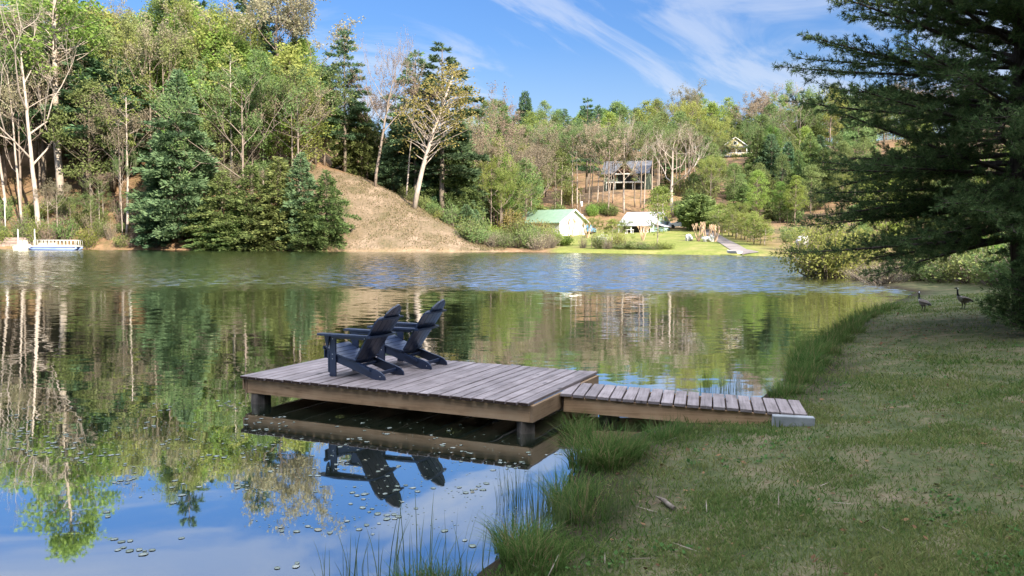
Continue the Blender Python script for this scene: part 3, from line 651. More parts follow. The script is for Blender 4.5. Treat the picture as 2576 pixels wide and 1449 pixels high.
# ------------------------------------------------------------------ chairs
m, n, l, out = newmat('dark navy plastic lumber'); b = pbsdf(n, l, out, .3, .6); M['navy'] = m
t = N(n, 'ShaderNodeTexCoord'); nzn = N(n, 'ShaderNodeTexNoise', in_Scale=9.0, in_Detail=5.0); l.new(t.outputs['Object'], nzn.inputs['Vector'])
rr_ = ramp(n, [(.3, (.015, .026, .056)), (.7, (.021, .034, .072))]); l.new(nzn.outputs['Fac'], rr_.inputs[0]); l.new(rr_.outputs[0], b.inputs['Base Color'])
r2 = ramp(n, [(.3, (.30, .30, .30)), (.7, (.37, .37, .37))]); l.new(nzn.outputs['Fac'], r2.inputs[0]); l.new(r2.outputs[0], b.inputs['Roughness'])
M['steel'] = noisy('steel bolts', (.5, .5, .5), (.65, .65, .65), 10, .35, .5, 0, metal=.8)
def adirondack(label):
    c = empty('adirondack_chair', label=label, cat='chair', group='adirondack chairs on the dock')
    nv = M['navy']
    # seat: slats following the sloping, dished side boards
    def seat_pt(s):     # s from front (0) to back (1)
        return np.array([.06 - .49*s, .375 - .155*s - .035*math.sin(s*math.pi)])
    g = Geo(); ns = 6
    for k in range(ns):
        s0, s1 = k/ns + .008, (k + 1)/ns - .010; p, q = seat_pt(s0), seat_pt(s1)
        d = (q - p)/np.linalg.norm(q - p); nn = np.array([d[1], -d[0]])
        nn = nn if nn[1] > 0 else -nn
        prism(g, [p, q, q + nn*.020, p + nn*.020], 1, -.262, .262)
    # rounded front lip
    prism(g, [(.062, .372), (.066, .393), (.082, .388), (.090, .372), (.088, .345), (.068, .345)], 1, -.262, .262)
    part('seat', g, nv, c)
    # long side boards that become the rear feet
    top = [(.05, .368), (-.06, .315), (-.2, .262), (-.33, .222), (-.45, .196), (-.60, .150), (-.72, .118), (-.79, .090), (-.83, .05), (-.842, .012), (-.838, .0)]
    bot = [(-.70, .0), (-.64, .012), (-.50, .062), (-.30, .125), (-.10, .185), (.05, .232)]
    for s in (-1, 1):
        g = Geo(); prism(g, top + bot, 1, *sorted((s*.212, s*.238))); part('side_board', g, nv, c)
        g = Geo(); box(g, (-.115, min(s*.240, s*.264), 0), (-.015, max(s*.240, s*.264), .535), 0, None, .004)
        box(g, (-.012, min(s*.228, s*.262), .05), (.012, max(s*.228, s*.262), .33), 0, None, .004)
        o = part('leg', g, nv, c)
        g = Geo(); prism(g, [(-.03, .535), (.045, .535), (.02, .40), (-.01, .375)], 1, *sorted((s*.268, s*.288))); part('arm_bracket', g, nv, c)
        # arm
        arm = [(.115, .225), (.125, .245), (.125, .335), (.105, .362), (.0, .365), (-.25, .345), (-.50, .315), (-.625, .30), (-.64, .285), (-.64, .245), (-.5, .245), (-.2, .228)]
        g = Geo(); prism(g, [(x, s*y) for x, y in arm], 2, .536, .560); part('armrest', g, nv, c)
        g = Geo(); box(g, (-.56, min(s*.245, s*.268), .497), (.0, max(s*.245, s*.268), .534), 0, None, .003); part('arm_rail', g, nv, c)
        for bx, bz in ((-.065, .29), (-.065, .23), (-.77, .045), (-.56, .515), (-.07, .49), (-.60, .10)):
            g = Geo(); yb = .264 if bx > -.2 else (.268 if bz > .4 else .238); tube(g, [(bx, s*yb, bz), (bx, s*(yb + .004), bz)], .007, 8); part('bolt', g, M['steel'], c)
        # small stop block on the outside of the rear foot
        g = Geo(); prism(g, [(-.43, .205), (-.63, .12), (-.635, .095), (-.60, .098), (-.42, .175)], 1, *sorted((s*.2385, s*.262))); part('back_stop', g, nv, c)
    g = Geo(); box(g, (.052, -.262, .232), (.074, .262, .342), 0, None, .004); part('front_apron', g, nv, c)
    g = Geo(); box(g, (-.735, -.2115, .048), (-.715, .2115, .092), 0, None, .003); part('stretcher', g, nv, c)
    # back: five slats, straight in a fan, crown stepped down at the sides
    base = np.array([-.385, 0, .165]); th = R(34.2); upv = np.array([-math.sin(th), 0, math.cos(th)]); nrm = np.array([math.cos(th), 0, math.sin(th)])
    g = Geo()
    for k in range(5):
        yb, yt = (k - 2)*.094, (k - 2)*.112
        wb, wt = .087, .104; L = (.695, .80, .865, .80, .695)[k]
        if k in (0, 4):
            sgn = 1 if k == 0 else -1
            ol = [(yb - wb/2, 0), (yb + wb/2, 0), (yt + wt/2, L + .06*(sgn > 0)), (yt + (wt/2 - .05)*1 if sgn < 0 else yt, L + .05), (yt - wt/2 + (.0 if sgn < 0 else .03), L + (.06 if sgn < 0 else .03)), (yt - wt/2, L - (.04 if sgn > 0 else -.05))]
            if sgn > 0: ol = [(yb - wb/2, 0), (yb + wb/2, 0), (yt + wt/2, L + .055), (yt, L + .05), (yt - wt*.32, L + .02), (yt - wt/2, L - .05)]
            else: ol = [(yb - wb/2, 0), (yb + wb/2, 0), (yt + wt/2, L - .05), (yt + wt*.32, L + .02), (yt, L + .05), (yt - wt/2, L + .055)]
        elif k == 2:
            ol = [(yb - wb/2, 0), (yb + wb/2, 0), (yt + wt/2, L + .045), (yt + wt*.3, L + .066), (yt, L + .074), (yt - wt*.3, L + .066), (yt - wt/2, L + .045)]
        else:
            sgn = -1 if k == 1 else 1; L0, L1 = L + .0, .865 + .045
            ol = [(yb - wb/2, 0), (yb + wb/2, 0)]
            arc = [(yt + sgn*(wt/2 - wt*f), L0 + (L1 - L0)*math.sin(f*math.pi/2)) for f in (0, .08, .25, .45, .7, 1)]
            ol += (arc if sgn > 0 else arc[::-1])
        nO = len(ol); ol = np.array(ol); V = []
        for h in (0.0, .021):
            P = base + np.outer(ol[:, 1], upv) + np.outer(ol[:, 0], [0, 1, 0]) + nrm*h
            P = P + np.outer((ol[:, 0]/.25)**2*.022, nrm); V.append(P)
        V = np.concatenate(V); i = np.arange(nO); j = (i + 1) % nO; bs = g.n
        g.add(V, np.stack([i, j, nO + j, nO + i], 1)); g.F.append(np.array([list(range(nO))[::-1], list(range(nO, 2*nO))]) + bs); g.M.append(np.zeros(2, int)); g.Sm.append(np.full(2, False))
    part('backrest', g, nv, c)
    def curved_rail(name, h, hw, dep, off=0.0, thick=.022):
        g = Geo(); ys_ = np.linspace(-hw, hw, 13); o = base + upv*h
        inn = [(o[0] + nrm[0]*((y/.25)**2*.022 - .003), y) for y in ys_]
        outr = [(o[0] - nrm[0]*(dep*(1 - .55*(y/hw)**2) + off), y) for y in ys_[::-1]]
        prism(g, inn + outr, 2, o[2] - thick/2, o[2] + thick/2); return part(name, g, nv, c)
    curved_rail('upper_back_rail', .735, .27, .040)
    curved_rail('arm_back_rail', .452, .312, .085, 0, .026)
    g = Geo(); box(g, (-.43, -.2115, .135), (-.385, .2115, .164), 0, None, .003); part('lower_back_rail', g, nv, c)
    return c
chair = adirondack('nearer dark navy adirondack chair by the front edge of the dock')
chair2 = copy_tree(chair); chair2['label'] = 'farther dark navy adirondack chair standing behind the other on the dock'
def set_chair(o, fl, rl, rr_, ff):
    """front legs fl (near) and ff (far), rear feet rl (near) and rr_ (far), in pixels on the deck"""
    P = [at_z(*p, DZ) for p in (fl, ff, rl, rr_)]
    f = (P[0] + P[1])/2; r_ = (P[2] + P[3])/2; d = (f - r_); az = math.atan2(d.y, d.x)
    mid = (f + r_)/2; ctr = (-.065 + -.83)/2
    o.rotation_euler = (0, 0, az); o.location = (mid.x - math.cos(az)*ctr, mid.y - math.sin(az)*ctr, DZ + .001)
    return az
az1 = set_chair(chair, (833.5, 946.6), (966.5, 957), (1019, 944), (896, 932.3))
az2 = set_chair(chair2, (962, 921.5), (1079, 929), (1123.7, 918), (1010, 908))
print('dock', LX, LY, 'walk', WL, 'chair az', math.degrees(az1), math.degrees(az2), 'legs', d if False else '')

# ------------------------------------------------------------------ buildings and small things across the lake
def facing(px, base, Yd=None):
    if Yd is None: return ground_px(px, base)
    p = at_Y(px, base, Yd); return Vector((p.x, Yd, tz(p.x, Yd)))
M['siding'] = noisy('white painted siding', (.74, .74, .72), (.80, .80, .78), 2, .6, .3)
M['greenroof'] = noisy('green metal roof', (.17, .27, .18), (.23, .33, .23), 1.5, .45, .4)
M['metalroof'] = noisy('pale lilac grey metal roof', (.42, .40, .47), (.56, .54, .61), 1.2, .4, .5, 0, (6, .5, .5))
M['sage'] = noisy('sage green siding', (.20, .25, .17), (.27, .32, .22), 1.5, .7, .2, 0, (.3, .3, 6))
M['shingle'] = noisy('grey shingles', (.07, .074, .085), (.14, .145, .165), 1.6, .85, .2)
M['timber'] = noisy('red brown timber', (.13, .06, .035), (.22, .11, .07), 3, .7, .2)
M['glass'] = noisy('dark window glass', (.015, .018, .022), (.03, .035, .04), 1, .08, .6)
M['trim'] = noisy('pale trim', (.55, .53, .48), (.66, .64, .58), 3, .6, .3)
M['blue'] = noisy('pale blue siding', (.28, .42, .46), (.36, .50, .54), 2, .65, .3)
M['cream'] = noisy('cream siding', (.55, .45, .24), (.64, .53, .30), 2, .65, .3)
M['darkshade'] = noisy('near black paint and porch shade', (.03, .03, .03), (.06, .055, .05), 2, .9, .1)  # near black; on the cottage it paints the shade of the porch
M['white'] = noisy('white paint', (.76, .76, .75), (.82, .82, .81), 2, .45, .4)
def gable_house(name, q, rz, Wd, Ln, wall_h, roof_h, wall_m, roof_m, label, over=.35, trim_m=None, bury=1.2):
    """gable end in the local -y face, ridge along y; origin at the middle of the front gable"""
    e = empty(name, q, rz, label, 'house' if 'house' in name else name.split('_')[-1])
    g = Geo(); prism(g, [(-Wd/2, -bury), (Wd/2, -bury), (Wd/2, wall_h), (0, wall_h + roof_h), (-Wd/2, wall_h)], 1, 0, Ln); part('wall', g, wall_m, e)
    g = Geo(); sl = roof_h/(Wd/2); xo = Wd/2 + over; t = .16
    prism(g, [(-xo, wall_h - over*sl + .01), (0, wall_h + roof_h + .012), (xo, wall_h - over*sl + .01), (xo, wall_h - over*sl + t), (0, wall_h + roof_h + t), (-xo, wall_h - over*sl + t)], 1, -over, Ln + over); part('roof', g, roof_m, e)
    if trim_m is not None:
        for s in (-1, 1):
            g = Geo(); prism(g, [(s*(xo + .02), wall_h - over*sl - .06), (0, wall_h + roof_h - .04), (0, wall_h + roof_h + t + .03), (s*(xo + .02), wall_h - over*sl + t + .03)], 1, -over - .06, -over - .003); part('rake_board', g, trim_m, e)
    return e
def window(e, name, x0, x1, z0, z1, y=-.003, frame=None, pane=None, axis_y=True, fw=.10):
    g = Geo()
    if axis_y:
        for lo, hi in (((x0, y - .06, z0), (x0 + fw, y, z1)), ((x1 - fw, y - .06, z0), (x1, y, z1)), ((x0 + fw, y - .06, z0), (x1 - fw, y, z0 + fw)), ((x0 + fw, y - .06, z1 - fw), (x1 - fw, y, z1))): box(g, lo, hi)
        f = part(name, g, frame or M['trim'], e); g = Geo(); box(g, (x0 + fw, y - .02, z0 + fw), (x1 - fw, y + .001, z1 - fw)); part('pane', g, pane or M['glass'], f)
    return f
# white gabled building with a green roof at the lake edge
q = facing(1441, 597, 146)
barn = gable_house('white_house', q, R(42), 6.6, 10.5, 2.35, 2.05, M['siding'], M['greenroof'], 'small white gabled house with a green metal roof on the lawn', .55, M['white'])
g = Geo(); box(g, (1.5, -.9, -.3), (2.45, -.12, 1.05)); box(g, (1.55, -.93, .1), (2.4, -.90, .95)); part('heat_pump', g, M['trim'], barn)
# blue covered vehicle beside it
def vehicle(q, rz, body_c, label, name='parked_car', cat='car', L=4.4, Wd=1.75, H=1.55):
    e = empty(name, q, rz, label, cat); m_ = noisy(label[:14] + ' paint', tuple(v*.92 for v in body_c), body_c, 2, .3, .5)
    g = Geo(); prism(g, [(-L/2, .35), (-L/2 + .05, .75), (-L/2 + .35, .92), (L/2 - .9, .98), (L/2 - .08, .9), (L/2, .6), (L/2 - .05, .32)], 1, -Wd/2, Wd/2); part('body', g, m_, e)
    g = Geo(); prism(g, [(-L/2 + .25, .925), (-L/2 + .75, H - .03), (-L/2 + 2.2, H), (L/2 - 1.1, .978)], 1, -Wd/2 + .1, Wd/2 - .1); cab = part('cabin', g, m_, e)
    for s in (-1, 1):
        g = Geo(); prism(g, [(-L/2 + .5, .98), (-L/2 + .85, H - .1), (-L/2 + 2.15, H - .08), (L/2 - 1.35, 1.0)], 1, *sorted((s*(Wd/2 - .098), s*(Wd/2 - .085)))); part('side_window', g, M['glass'], cab)
        for x in (-L/2 + .8, L/2 - .85):
            g = Geo(); tube(g, [(x, s*(Wd/2 - .2), .32), (x, s*(Wd/2 + .02), .32)], .32, 14); part('wheel', g, M['darkshade'], e)
    g = Geo(); V = np.array([(-L/2 + .33, -Wd/2 + .2, .98), (-L/2 + .33, Wd/2 - .2, .98), (-L/2 + .71, Wd/2 - .25, H - .1), (-L/2 + .71, -Wd/2 + .25, H - .1)]) - [.012, 0, -.01]; g.add(np.concatenate([V, V + [.03, 0, 0]]), [(0, 1, 2, 3), (7, 6, 5, 4), (0, 4, 5, 1), (1, 5, 6, 2), (2, 6, 7, 3), (3, 7, 4, 0)]); part('rear_window', g, M['glass'], cab)
    return e
q = facing(1483, 588, 151); vehicle(q, R(75), (.12, .30, .48), 'blue car parked at the right corner of the white house')
# cottage with the big pale metal roof
q = facing(1612, 588, 148); q.z -= .5
cot = empty('lake_cottage', q, R(-33), 'low cottage with a broad pale metal roof and light blue walls', 'cottage')
g = Geo(); box(g, (-4.1, .8, -1), (2.2, 7.0, 2.0)); part('wall', g, M['blue'], cot)
g = Geo(); prism(g, [(-.55, 1.62), (3.6, 4.05), (8.0, 1.7), (8.0, 1.84), (3.6, 4.2), (-.55, 1.76)], 0, -4.4, 2.65)
part('roof', g, M['metalroof'], cot)
g = Geo(); prism(g, [(.82, 2.0), (7.0, 2.0), (3.6, 3.98)], 0, 2.02, 2.198); part('gable', g, M['blue'], cot)
for x in (-4.2, -1.8):
    g = Geo(); box(g, (x, -.40, -.5), (x + .16, -.24, 1.60)); part('porch_post', g, M['white'], cot)
g = Geo(); box(g, (-4.0, .70, -.2), (-.1, .797, 1.7)); part('porch_shade_panel', g, M['darkshade'], cot)  # solid dark slab, painted shade of the recessed porch
g = Geo(); box(g, (.0, -.25, -1), (2.2, .797, 1.72)); part('front_bay', g, M['blue'], cot)
for k in range(3): window(cot, 'french_door', .12 + k*.66, .74 + k*.66, -.35, 1.62, -.253, M['white'], None, True, .13)
g = Geo(); box(g, (2.203, .9, -.9), (4.0, 3.6, 1.45)); part('side_porch', g, M['blue'], cot)
g = Geo(); prism(g, [(2.25, 2.02), (4.25, 1.5), (4.25, 1.6), (2.25, 2.14)], 1, .6, 3.9); part('porch_roof', g, M['metalroof'], cot)
# dark two storey house under the trees
q = facing(1573, 488, 214)
hh = empty('hill_house', (q.x, q.y, q.z - .1), R(-17), 'large two storey sage green house with grey shingled roof on the wooded hill', 'house')
Lh = 5.6
g = Geo(); box(g, (-Lh, 0, -2), (Lh, 7.5, 5.0)); part('wall', g, M['sage'], hh)
g = Geo(); prism(g, [(-.9, 4.62), (3.75, 8.1), (8.4, 4.62), (8.4, 4.8), (3.75, 8.3), (-.9, 4.8)], 0, -Lh - .6, Lh + .6); part('roof', g, M['shingle'], hh)
g = Geo(); prism(g, [(-2.75, 4.35), (0, 7.35), (2.75, 4.35), (2.75, 4.55), (0, 7.6), (-2.75, 4.55)], 1, -2.3, 3.0); gr = part('gable_roof', g, M['shingle'], hh)
g = Geo(); prism(g, [(-2.2, 4.7), (2.2, 4.7), (0, 7.0)], 1, -.9, -.65); part('gable_end', g, M['timber'], gr)
g = Geo(); box(g, (-2.4, -2.2, 4.42), (2.4, -1.95, 4.72)); part('beam', g, M['trim'], hh)
for x in (-2.3, 2.12):
    g = Geo(); box(g, (x, -2.15, 2.6), (x + .2, -1.97, 4.42)); part('porch_post', g, M['timber'], hh)
for s in (-1, 1):
    g = Geo(); tube(g, [(s*2.0, -2.05, 4.75), (s*.05, -2.05, 6.1)], .1, 4); part('brace', g, M['timber'], hh)
g = Geo(); box(g, (-4.6, -2.3, 2.32), (4.7, -.003, 2.62)); part('deck', g, M['trim'], hh)
for x in (-4.5, -2.3, 0, 2.2, 4.5):
    g = Geo(); box(g, (x - .09, -2.25, -1.5), (x + .09, -2.07, 2.315)); part('deck_post', g, M['trim'], hh)
for (x0, x1, z0, z1) in ((-2.0, -.1, 2.7, 4.4), (.1, 2.0, 2.7, 4.4), (2.9, 3.6, 2.9, 4.3), (3.8, 4.9, 2.8, 4.3), (-4.6, -3.0, 3.2, 4.4), (-4.2, -2.6, .1, 2.1), (-2.2, -.3, .1, 2.1), (2.7, 4.6, .1, 2.1), (.3, 1.9, .1, 2.1)):
    window(hh, 'window', x0, x1, z0, z1, -.003, M['trim'] if z0 > 2.8 else M['darkshade'])
# cream house high on the hill
q = facing(1848, 424, 262)
ch = gable_house('cream_house', (q.x, q.y, q.z), R(-6), 8.4, 8, 3.0, 3.0, M['cream'], M['shingle'], 'cream gabled house half hidden by trees high on the hill', .5, M['white'])
g = Geo(); box(g, (-6.6, -1.6, .1), (6.6, -.003, .35)); part('porch_floor', g, M['white'], ch)
g = Geo(); prism(g, [(-1.9, 2.75), (-.003, 3.2), (-.003, 3.35), (-1.9, 2.9)], 0, -6.6, 6.6); part('porch_roof', g, M['shingle'], ch)
for x in (-6.4, -3.2, 0, 3.2, 6.2):
    g = Geo(); box(g, (x, -1.6, .352), (x + .2, -1.4, 2.80)); part('porch_post', g, M['white'], ch)
g = Geo(); box(g, (-6.5, -1.62, 1.15), (6.5, -1.603, 1.25)); box(g, (-6.5, -1.62, .45), (6.5, -1.603, .52))
for k in range(44): box(g, (-6.5 + k*.3, -1.6, .521), (-6.45 + k*.3, -1.565, 1.149))
part('railing', g, M['white'], ch)
for x in (-5.4, -2.4, .8, 3.6): 
    if abs(x) < 4: window(ch, 'window', x, x + 1.2, 1.0, 2.6, -.003, M['white'])
window(ch, 'window', -.6, .6, 3.7, 4.9, -.003, M['white'])

# drive running down to the water
M['concreteroad'] = noisy('old concrete', (.15, .125, .115), (.27, .235, .215), .5, .9, .2)
pL = [ground_px(1786, 598), ground_px(1812, 613), ground_px(1838, 630), ground_px(1868, 643)]
g = Geo(); C2 = np.array([(v.x, v.y) for v in pL]); C2 = np.concatenate([C2[:1] + (C2[0] - C2[1])*1.2, C2]); tt = np.linspace(0, len(C2) - 1, 60)
cx, cyy = np.interp(tt, np.arange(len(C2)), C2[:, 0]), np.interp(tt, np.arange(len(C2)), C2[:, 1])
V = []
for k, off in enumerate(np.linspace(0, 2.1, 6)): V.append(np.c_[cx + off, cyy + off*.1, terrain(cx + off, cyy + off*.1) + .07])
V = np.concatenate(V); i = np.arange(59)
for k in range(5): pass
g.add(V, np.concatenate([np.stack([k*60 + i, k*60 + i + 1, (k+1)*60 + i + 1, (k+1)*60 + i], 1) for k in range(5)]), 0)
tag(part('driveway', g, M['concreteroad']), kind='structure')
# small pale boat pulled up beside the ramp
def rowboat(q, rz, L, Wd, H, label, mat_out, mat_in):
    e = empty('small_boat', q, rz, label, 'boat'); g = Geo(); ns = 13; V = []
    for k in range(ns):
        t = k/(ns - 1); x = (t - .5)*L; w = Wd/2*(1 - max(0, (t - .45)/.55)**2.4)**.9 + .02; sh = H + .12*max(0, t - .5)**1.5*3
        ring = [(x, -w, sh), (x, -w*.82, .18*H + .12*max(0, t - .7)), (x, -w*.35, .0 + .4*max(0, t - .75)), (x, w*.35, .0 + .4*max(0, t - .75)), (x, w*.82, .18*H + .12*max(0, t - .7)), (x, w, sh), (x, w*.86, sh), (x, w*.7, .26*H + .12*max(0, t - .7)), (x, -w*.7, .26*H + .12*max(0, t - .7)), (x, -w*.86, sh)]
        V.append(ring)
    V = np.array(V).reshape(-1, 3); i = np.arange(10); j = (i + 1) % 10
    g.add(V, np.concatenate([np.stack([k*10 + i, k*10 + j, (k+1)*10 + j, (k+1)*10 + i], 1) for k in range(ns - 1)]))
    b0 = 0; g.F.append(np.array([list(range(10))[::-1], list(range((ns-1)*10, ns*10))])); g.M.append(np.zeros(2, int)); g.Sm.append(np.full(2, False))
    part('hull', g, mat_out, e)
    for x in (-.3*L, .02*L):
        g = Geo(); box(g, (x, -Wd*.40, H*.7), (x + .28, Wd*.40, H*.78)); part('seat', g, mat_in, e)
    return e
q = ground_px(1846, 640); rowboat((q.x - .3, q.y - .8, max(q.z, .05) + .12), R(118), 2.2, .9, .32, 'small pale rowing boat pulled up beside the concrete ramp', M['trim'], M['trim'])

# rocks
def rock(name, q, sx, sy, sz, mat, label, seed, group=None):
    rng = np.random.default_rng(seed); nu, nv = 20, 13; V = []
    ph = rng.normal(size=(7, 3)); am = rng.normal(0, .09, 7)
    pl = unit(rng.normal(size=(9, 3))); plo = rng.uniform(.74, .96, 9)
    for a_ in range(nv):
        th = math.pi*a_/(nv - 1)
        for b_ in range(nu):
            d = np.array([math.sin(th)*math.cos(b_*2*math.pi/nu), math.sin(th)*math.sin(b_*2*math.pi/nu), math.cos(th)])
            r = 1 + sum(am[k]*math.sin(3*d @ ph[k]) for k in range(7))
            for k in range(9): 
                dp = d @ pl[k]
                if dp > .1: r = min(r, plo[k]/dp)
            V.append(d*r*[sx, sy, sz])
    i = np.arange(nu); j = (i + 1) % nu; g = Geo()
    g.add(V, np.concatenate([np.stack([k*nu + i, (k+1)*nu + i, (k+1)*nu + j, k*nu + j], 1) for k in range(nv - 1)]), 0)
    return tag(part(name, g, mat, None, loc=(q[0], q[1], q[2] + sz*.55)), label, 'rock', group)
M['whiterock'] = noisy('white rock', (.42, .41, .38), (.72, .70, .66), 2.2, .9, .2, .4)
M['greyrock'] = noisy('grey rock', (.26, .25, .25), (.48, .46, .45), 1.8, .9, .2, .4)
q = ground_px(1734, 606); rock('boulder', q, .62, .6, .68, M['whiterock'], 'chunky white boulder alone on the lawn left of the pruned trees', 3)
q = ground_px(1775, 608); rock('boulder', q, .55, .55, .58, M['whiterock'], 'white boulder left of the double pair under the pruned trees', 4)
q = ground_px(1790, 608); rock('boulder', q, .62, .55, .66, M['whiterock'], 'white boulder under the pruned trees nearest the drive', 5)
q = ground_px(2018, 622); rock('boulder', (q.x, q.y, q.z), 1.0, .9, .95, M['greyrock'], 'big pale grey boulder on the bank past the end of the lake', 6)
# pruned crape myrtles
M['tanbark'] = noisy('smooth tan bark', (.42, .28, .18), (.62, .45, .32), 2, .8, .2)
def myrtle(q, H, seed, label, nst=6):
    rng = np.random.default_rng(seed); g = Geo()
    for k in range(nst):
        az = 6.283*k/nst + rng.normal(0, .2); tp = np.array([math.cos(az)*.75, math.sin(az)*.75, H*.72*rng.uniform(.85, 1.1)])
        P = limb(g, (math.cos(az)*.12, math.sin(az)*.12, 0), tp, .085, .06, rng, .05)
        for j in range(4): limb(g, tp, tp + [rng.normal(0, .2), rng.normal(0, .2), H*rng.uniform(.2, .34)], .055, .035, rng, .05, 5, 3)
        tube(g, [tp - [0, 0, .1], tp, tp + [0, 0, .12]], [.06, .1, .05], 6)
    return tag(part('pruned_tree', g, M['tanbark'], None, loc=(q[0], q[1], q[2] - .05)), label, 'tree', 'pruned crape myrtles')
for px, base, top, sd2, lb in ((1757, 607, 561, 1, 'bare pruned tan multi-stem tree, leftmost of the row by the drive'), (1778, 608, 562, 2, 'bare pruned tan multi-stem tree in the middle of the row by the drive'), (1799, 608, 565, 3, 'bare pruned tan multi-stem tree, rightmost of the row beside the drive'),
    (1436, 590, 548, 4, 'bare pruned multi-stem tree against the white gable wall'), (1478, 598, 555, 5, 'bare pruned multi-stem tree right of the blue car'), (1618, 604, 566, 6, 'bare pruned multi-stem tree in front of the cottage')):
    q = ground_px(px, base); q = q if q.y < 146 else facing(px, base, 138); t = at_Y(px, top, q.y); myrtle(q, t.z - q.z, sd2, lb)
# utility pole
q = facing(1459, 545, 168); e = empty('utility_pole', q, 0, 'wooden utility pole with a white transformer behind the white house', 'pole')
zt = at_Y(1459, 487, 168).z - q.z
g = Geo(); tube(g, [(0, 0, -.5), (0, 0, zt)], [.13, .10], 8); part('pole', g, M['bark'], e)
g = Geo(); tube(g, [(.28, -.1, zt*.60), (.28, -.1, zt*.76)], .22, 10); part('transformer', g, M['white'], e)
g = Geo(); tube(g, [(.25, -.15, zt*.30), (.28, -.2, zt*.33), (.3, -.25, zt*.36)], [.05, .3, .33], 10); part('dish', g, M['white'], e)
g = Geo(); box(g, (-.7, -.16, zt - .5), (.7, -.10, zt - .38)); part('crossarm', g, M['bark'], e)
# garden table on the lawn
q = facing(1583, 583, 146); e = empty('garden_table', q, .3, 'small white garden table on the lawn left of the cottage', 'table')
g = Geo(); box(g, (-.7, -.4, .68), (.7, .4, .74)); part('top', g, M['white'], e)
for sx in (-.6, .54):
    for sy in (-.34, .28): g = Geo(); box(g, (sx, sy, -.05), (sx + .06, sy + .06, .678)); part('leg', g, M['white'], e)
q = facing(1712, 583, 152); vehicle(q, R(165), (.70, .70, .70), 'white car half hidden behind the dark juniper')

# ------------------------------------------------------------------ floating platform, wall and lamp on the left shore
M['hullblue'] = noisy('pale blue hull', (.14, .22, .46), (.30, .38, .60), 1, .4, .4, 0, (.4, 1, 3))
M['navyskirt'] = noisy('navy edge', (.02, .03, .08), (.03, .045, .11), 2, .5, .3)
M['creamplastic'] = noisy('cream plastic', (.66, .60, .46), (.76, .70, .56), 2, .5, .3)
p0 = at_z(72, 628.5, 0); p1 = at_z(189, 628.5, 0); Yb = 108.5
p0 = at_Y(74, 620, Yb); p1 = at_Y(188, 620, Yb); Lb = p1.x - p0.x
e = empty('pontoon_boat', (p0.x, Yb, 0), R(1), 'blue and white pontoon boat with a white railing moored at the far left shore', 'boat')
for y in (.15, 1.65):
    g = Geo(); P = [(-.1, y, .22), (.5, y, .22), (Lb*.6, y, .22), (Lb - .3, y, .22), (Lb + .15, y, .30)]; tube(g, P, [.12, .30, .30, .30, .08], 12); part('pontoon', g, M['hullblue'], e)
g = Geo(); box(g, (0, -.15, .46), (Lb, 2.1, .56)); part('deck', g, M['trim'], e)
g = Geo(); box(g, (.2, -.155, .38), (Lb - .02, 1.9, .458)); part('skirt', g, M['navyskirt'], e)
def rail(nm, a, b, n_, H=.74):
    g = Geo(); a = np.array(a); b = np.array(b); tube(g, [a + [0, 0, H], b + [0, 0, H]], .04, 6); tube(g, [a + [0, 0, .09], b + [0, 0, .09]], .03, 6)
    for k in range(n_ + 1): q_ = a + (b - a)*k/n_; tube(g, [q_, q_ + [0, 0, H]], .028, 5)
    part(nm, g, M['trim'], e)
rail('railing', (.6, -.08, .56), (Lb - .05, -.08, .56), 11); rail('railing', (.6, 2.03, .56), (Lb - .05, 2.03, .56), 11); rail('railing', (Lb - .05, -.08, .56), (Lb - .05, 2.03, .56), 4)
for x in (.9, 2.1): g = Geo(); box(g, (x, .5, .562), (x + .7, 1.3, .95)); part('bench', g, M['creamplastic'], e)
pb = at_Y(33, 620, Yb)
e = empty('pedal_boat', (pb.x, Yb, 0), 0, 'cream pedal boat with two seats tied left of the blue pontoon boat', 'boat'); Lp = at_Y(68, 620, Yb).x - pb.x
g = Geo(); prism(g, [(0, .02), (Lp, .02), (Lp + .12, .35), (Lp*.9, .6), (Lp*.2, .62), (-.1, .45)], 1, 0, 1.4); part('hull', g, M['creamplastic'], e)
for x in (.45, 1.15):
    g = Geo(); prism(g, [(x, .61), (x + .5, .61), (x + .48, .78), (x + .16, .8), (x + .08, 1.25), (x - .04, 1.25)], 1, .3, 1.1); part('seat', g, M['creamplastic'], e)
for px, lb in ((46, 'tall pale mooring pole beside the cream pedal boat'), (88, 'tall pale mooring pole at the end of the blue pontoon boat')):
    q = at_Y(px, 620, Yb + 2.6); zt = at_Y(px, 577, Yb + 2.6).z
    g = Geo(); tube(g, [(0, 0, -.8), (0, 0, zt)], .07, 8); tube(g, [(0, 0, zt), (0, 0, zt + .06)], [.09, .03], 8); tag(part('mooring_pole', g, M['trim'], None, loc=(q.x, q.y, 0)), lb, 'pole')
# stone retaining wall on the bank
M['stone'] = noisy('reddish stone', (.24, .18, .15), (.42, .33, .28), 1.2, .9, .1, .5, (1, 1, 4))
q = facing(25, 600, 119.5); g = Geo(); rngw = np.random.default_rng(2)
for k in range(4):
    x = -6.0
    while x < 4.4:
        w = rngw.uniform(.5, 1.1); box(g, (x, k*.09 + rngw.random()*.05, k*.42 - .6), (x + w - .03, k*.09 + .5, k*.42 - .6 + .40), 0, None, .04, rngw.random()); x += w
tag(part('stone_wall', g, M['stone'], None, loc=(q.x, 118.4, .5)), 'low stone retaining wall on the bank behind the pedal boat', 'wall')
q = facing(13, 560, 121); zt = at_Y(13, 500, 121).z; e = empty('lamp_post', q, 0, 'thin pole with a small white lamp head at the far left bank', 'lamp post')
g = Geo(); tube(g, [(0, 0, -.4), (0, 0, zt - q.z - .3)], .07, 7); part('pole', g, M['trim'], e)
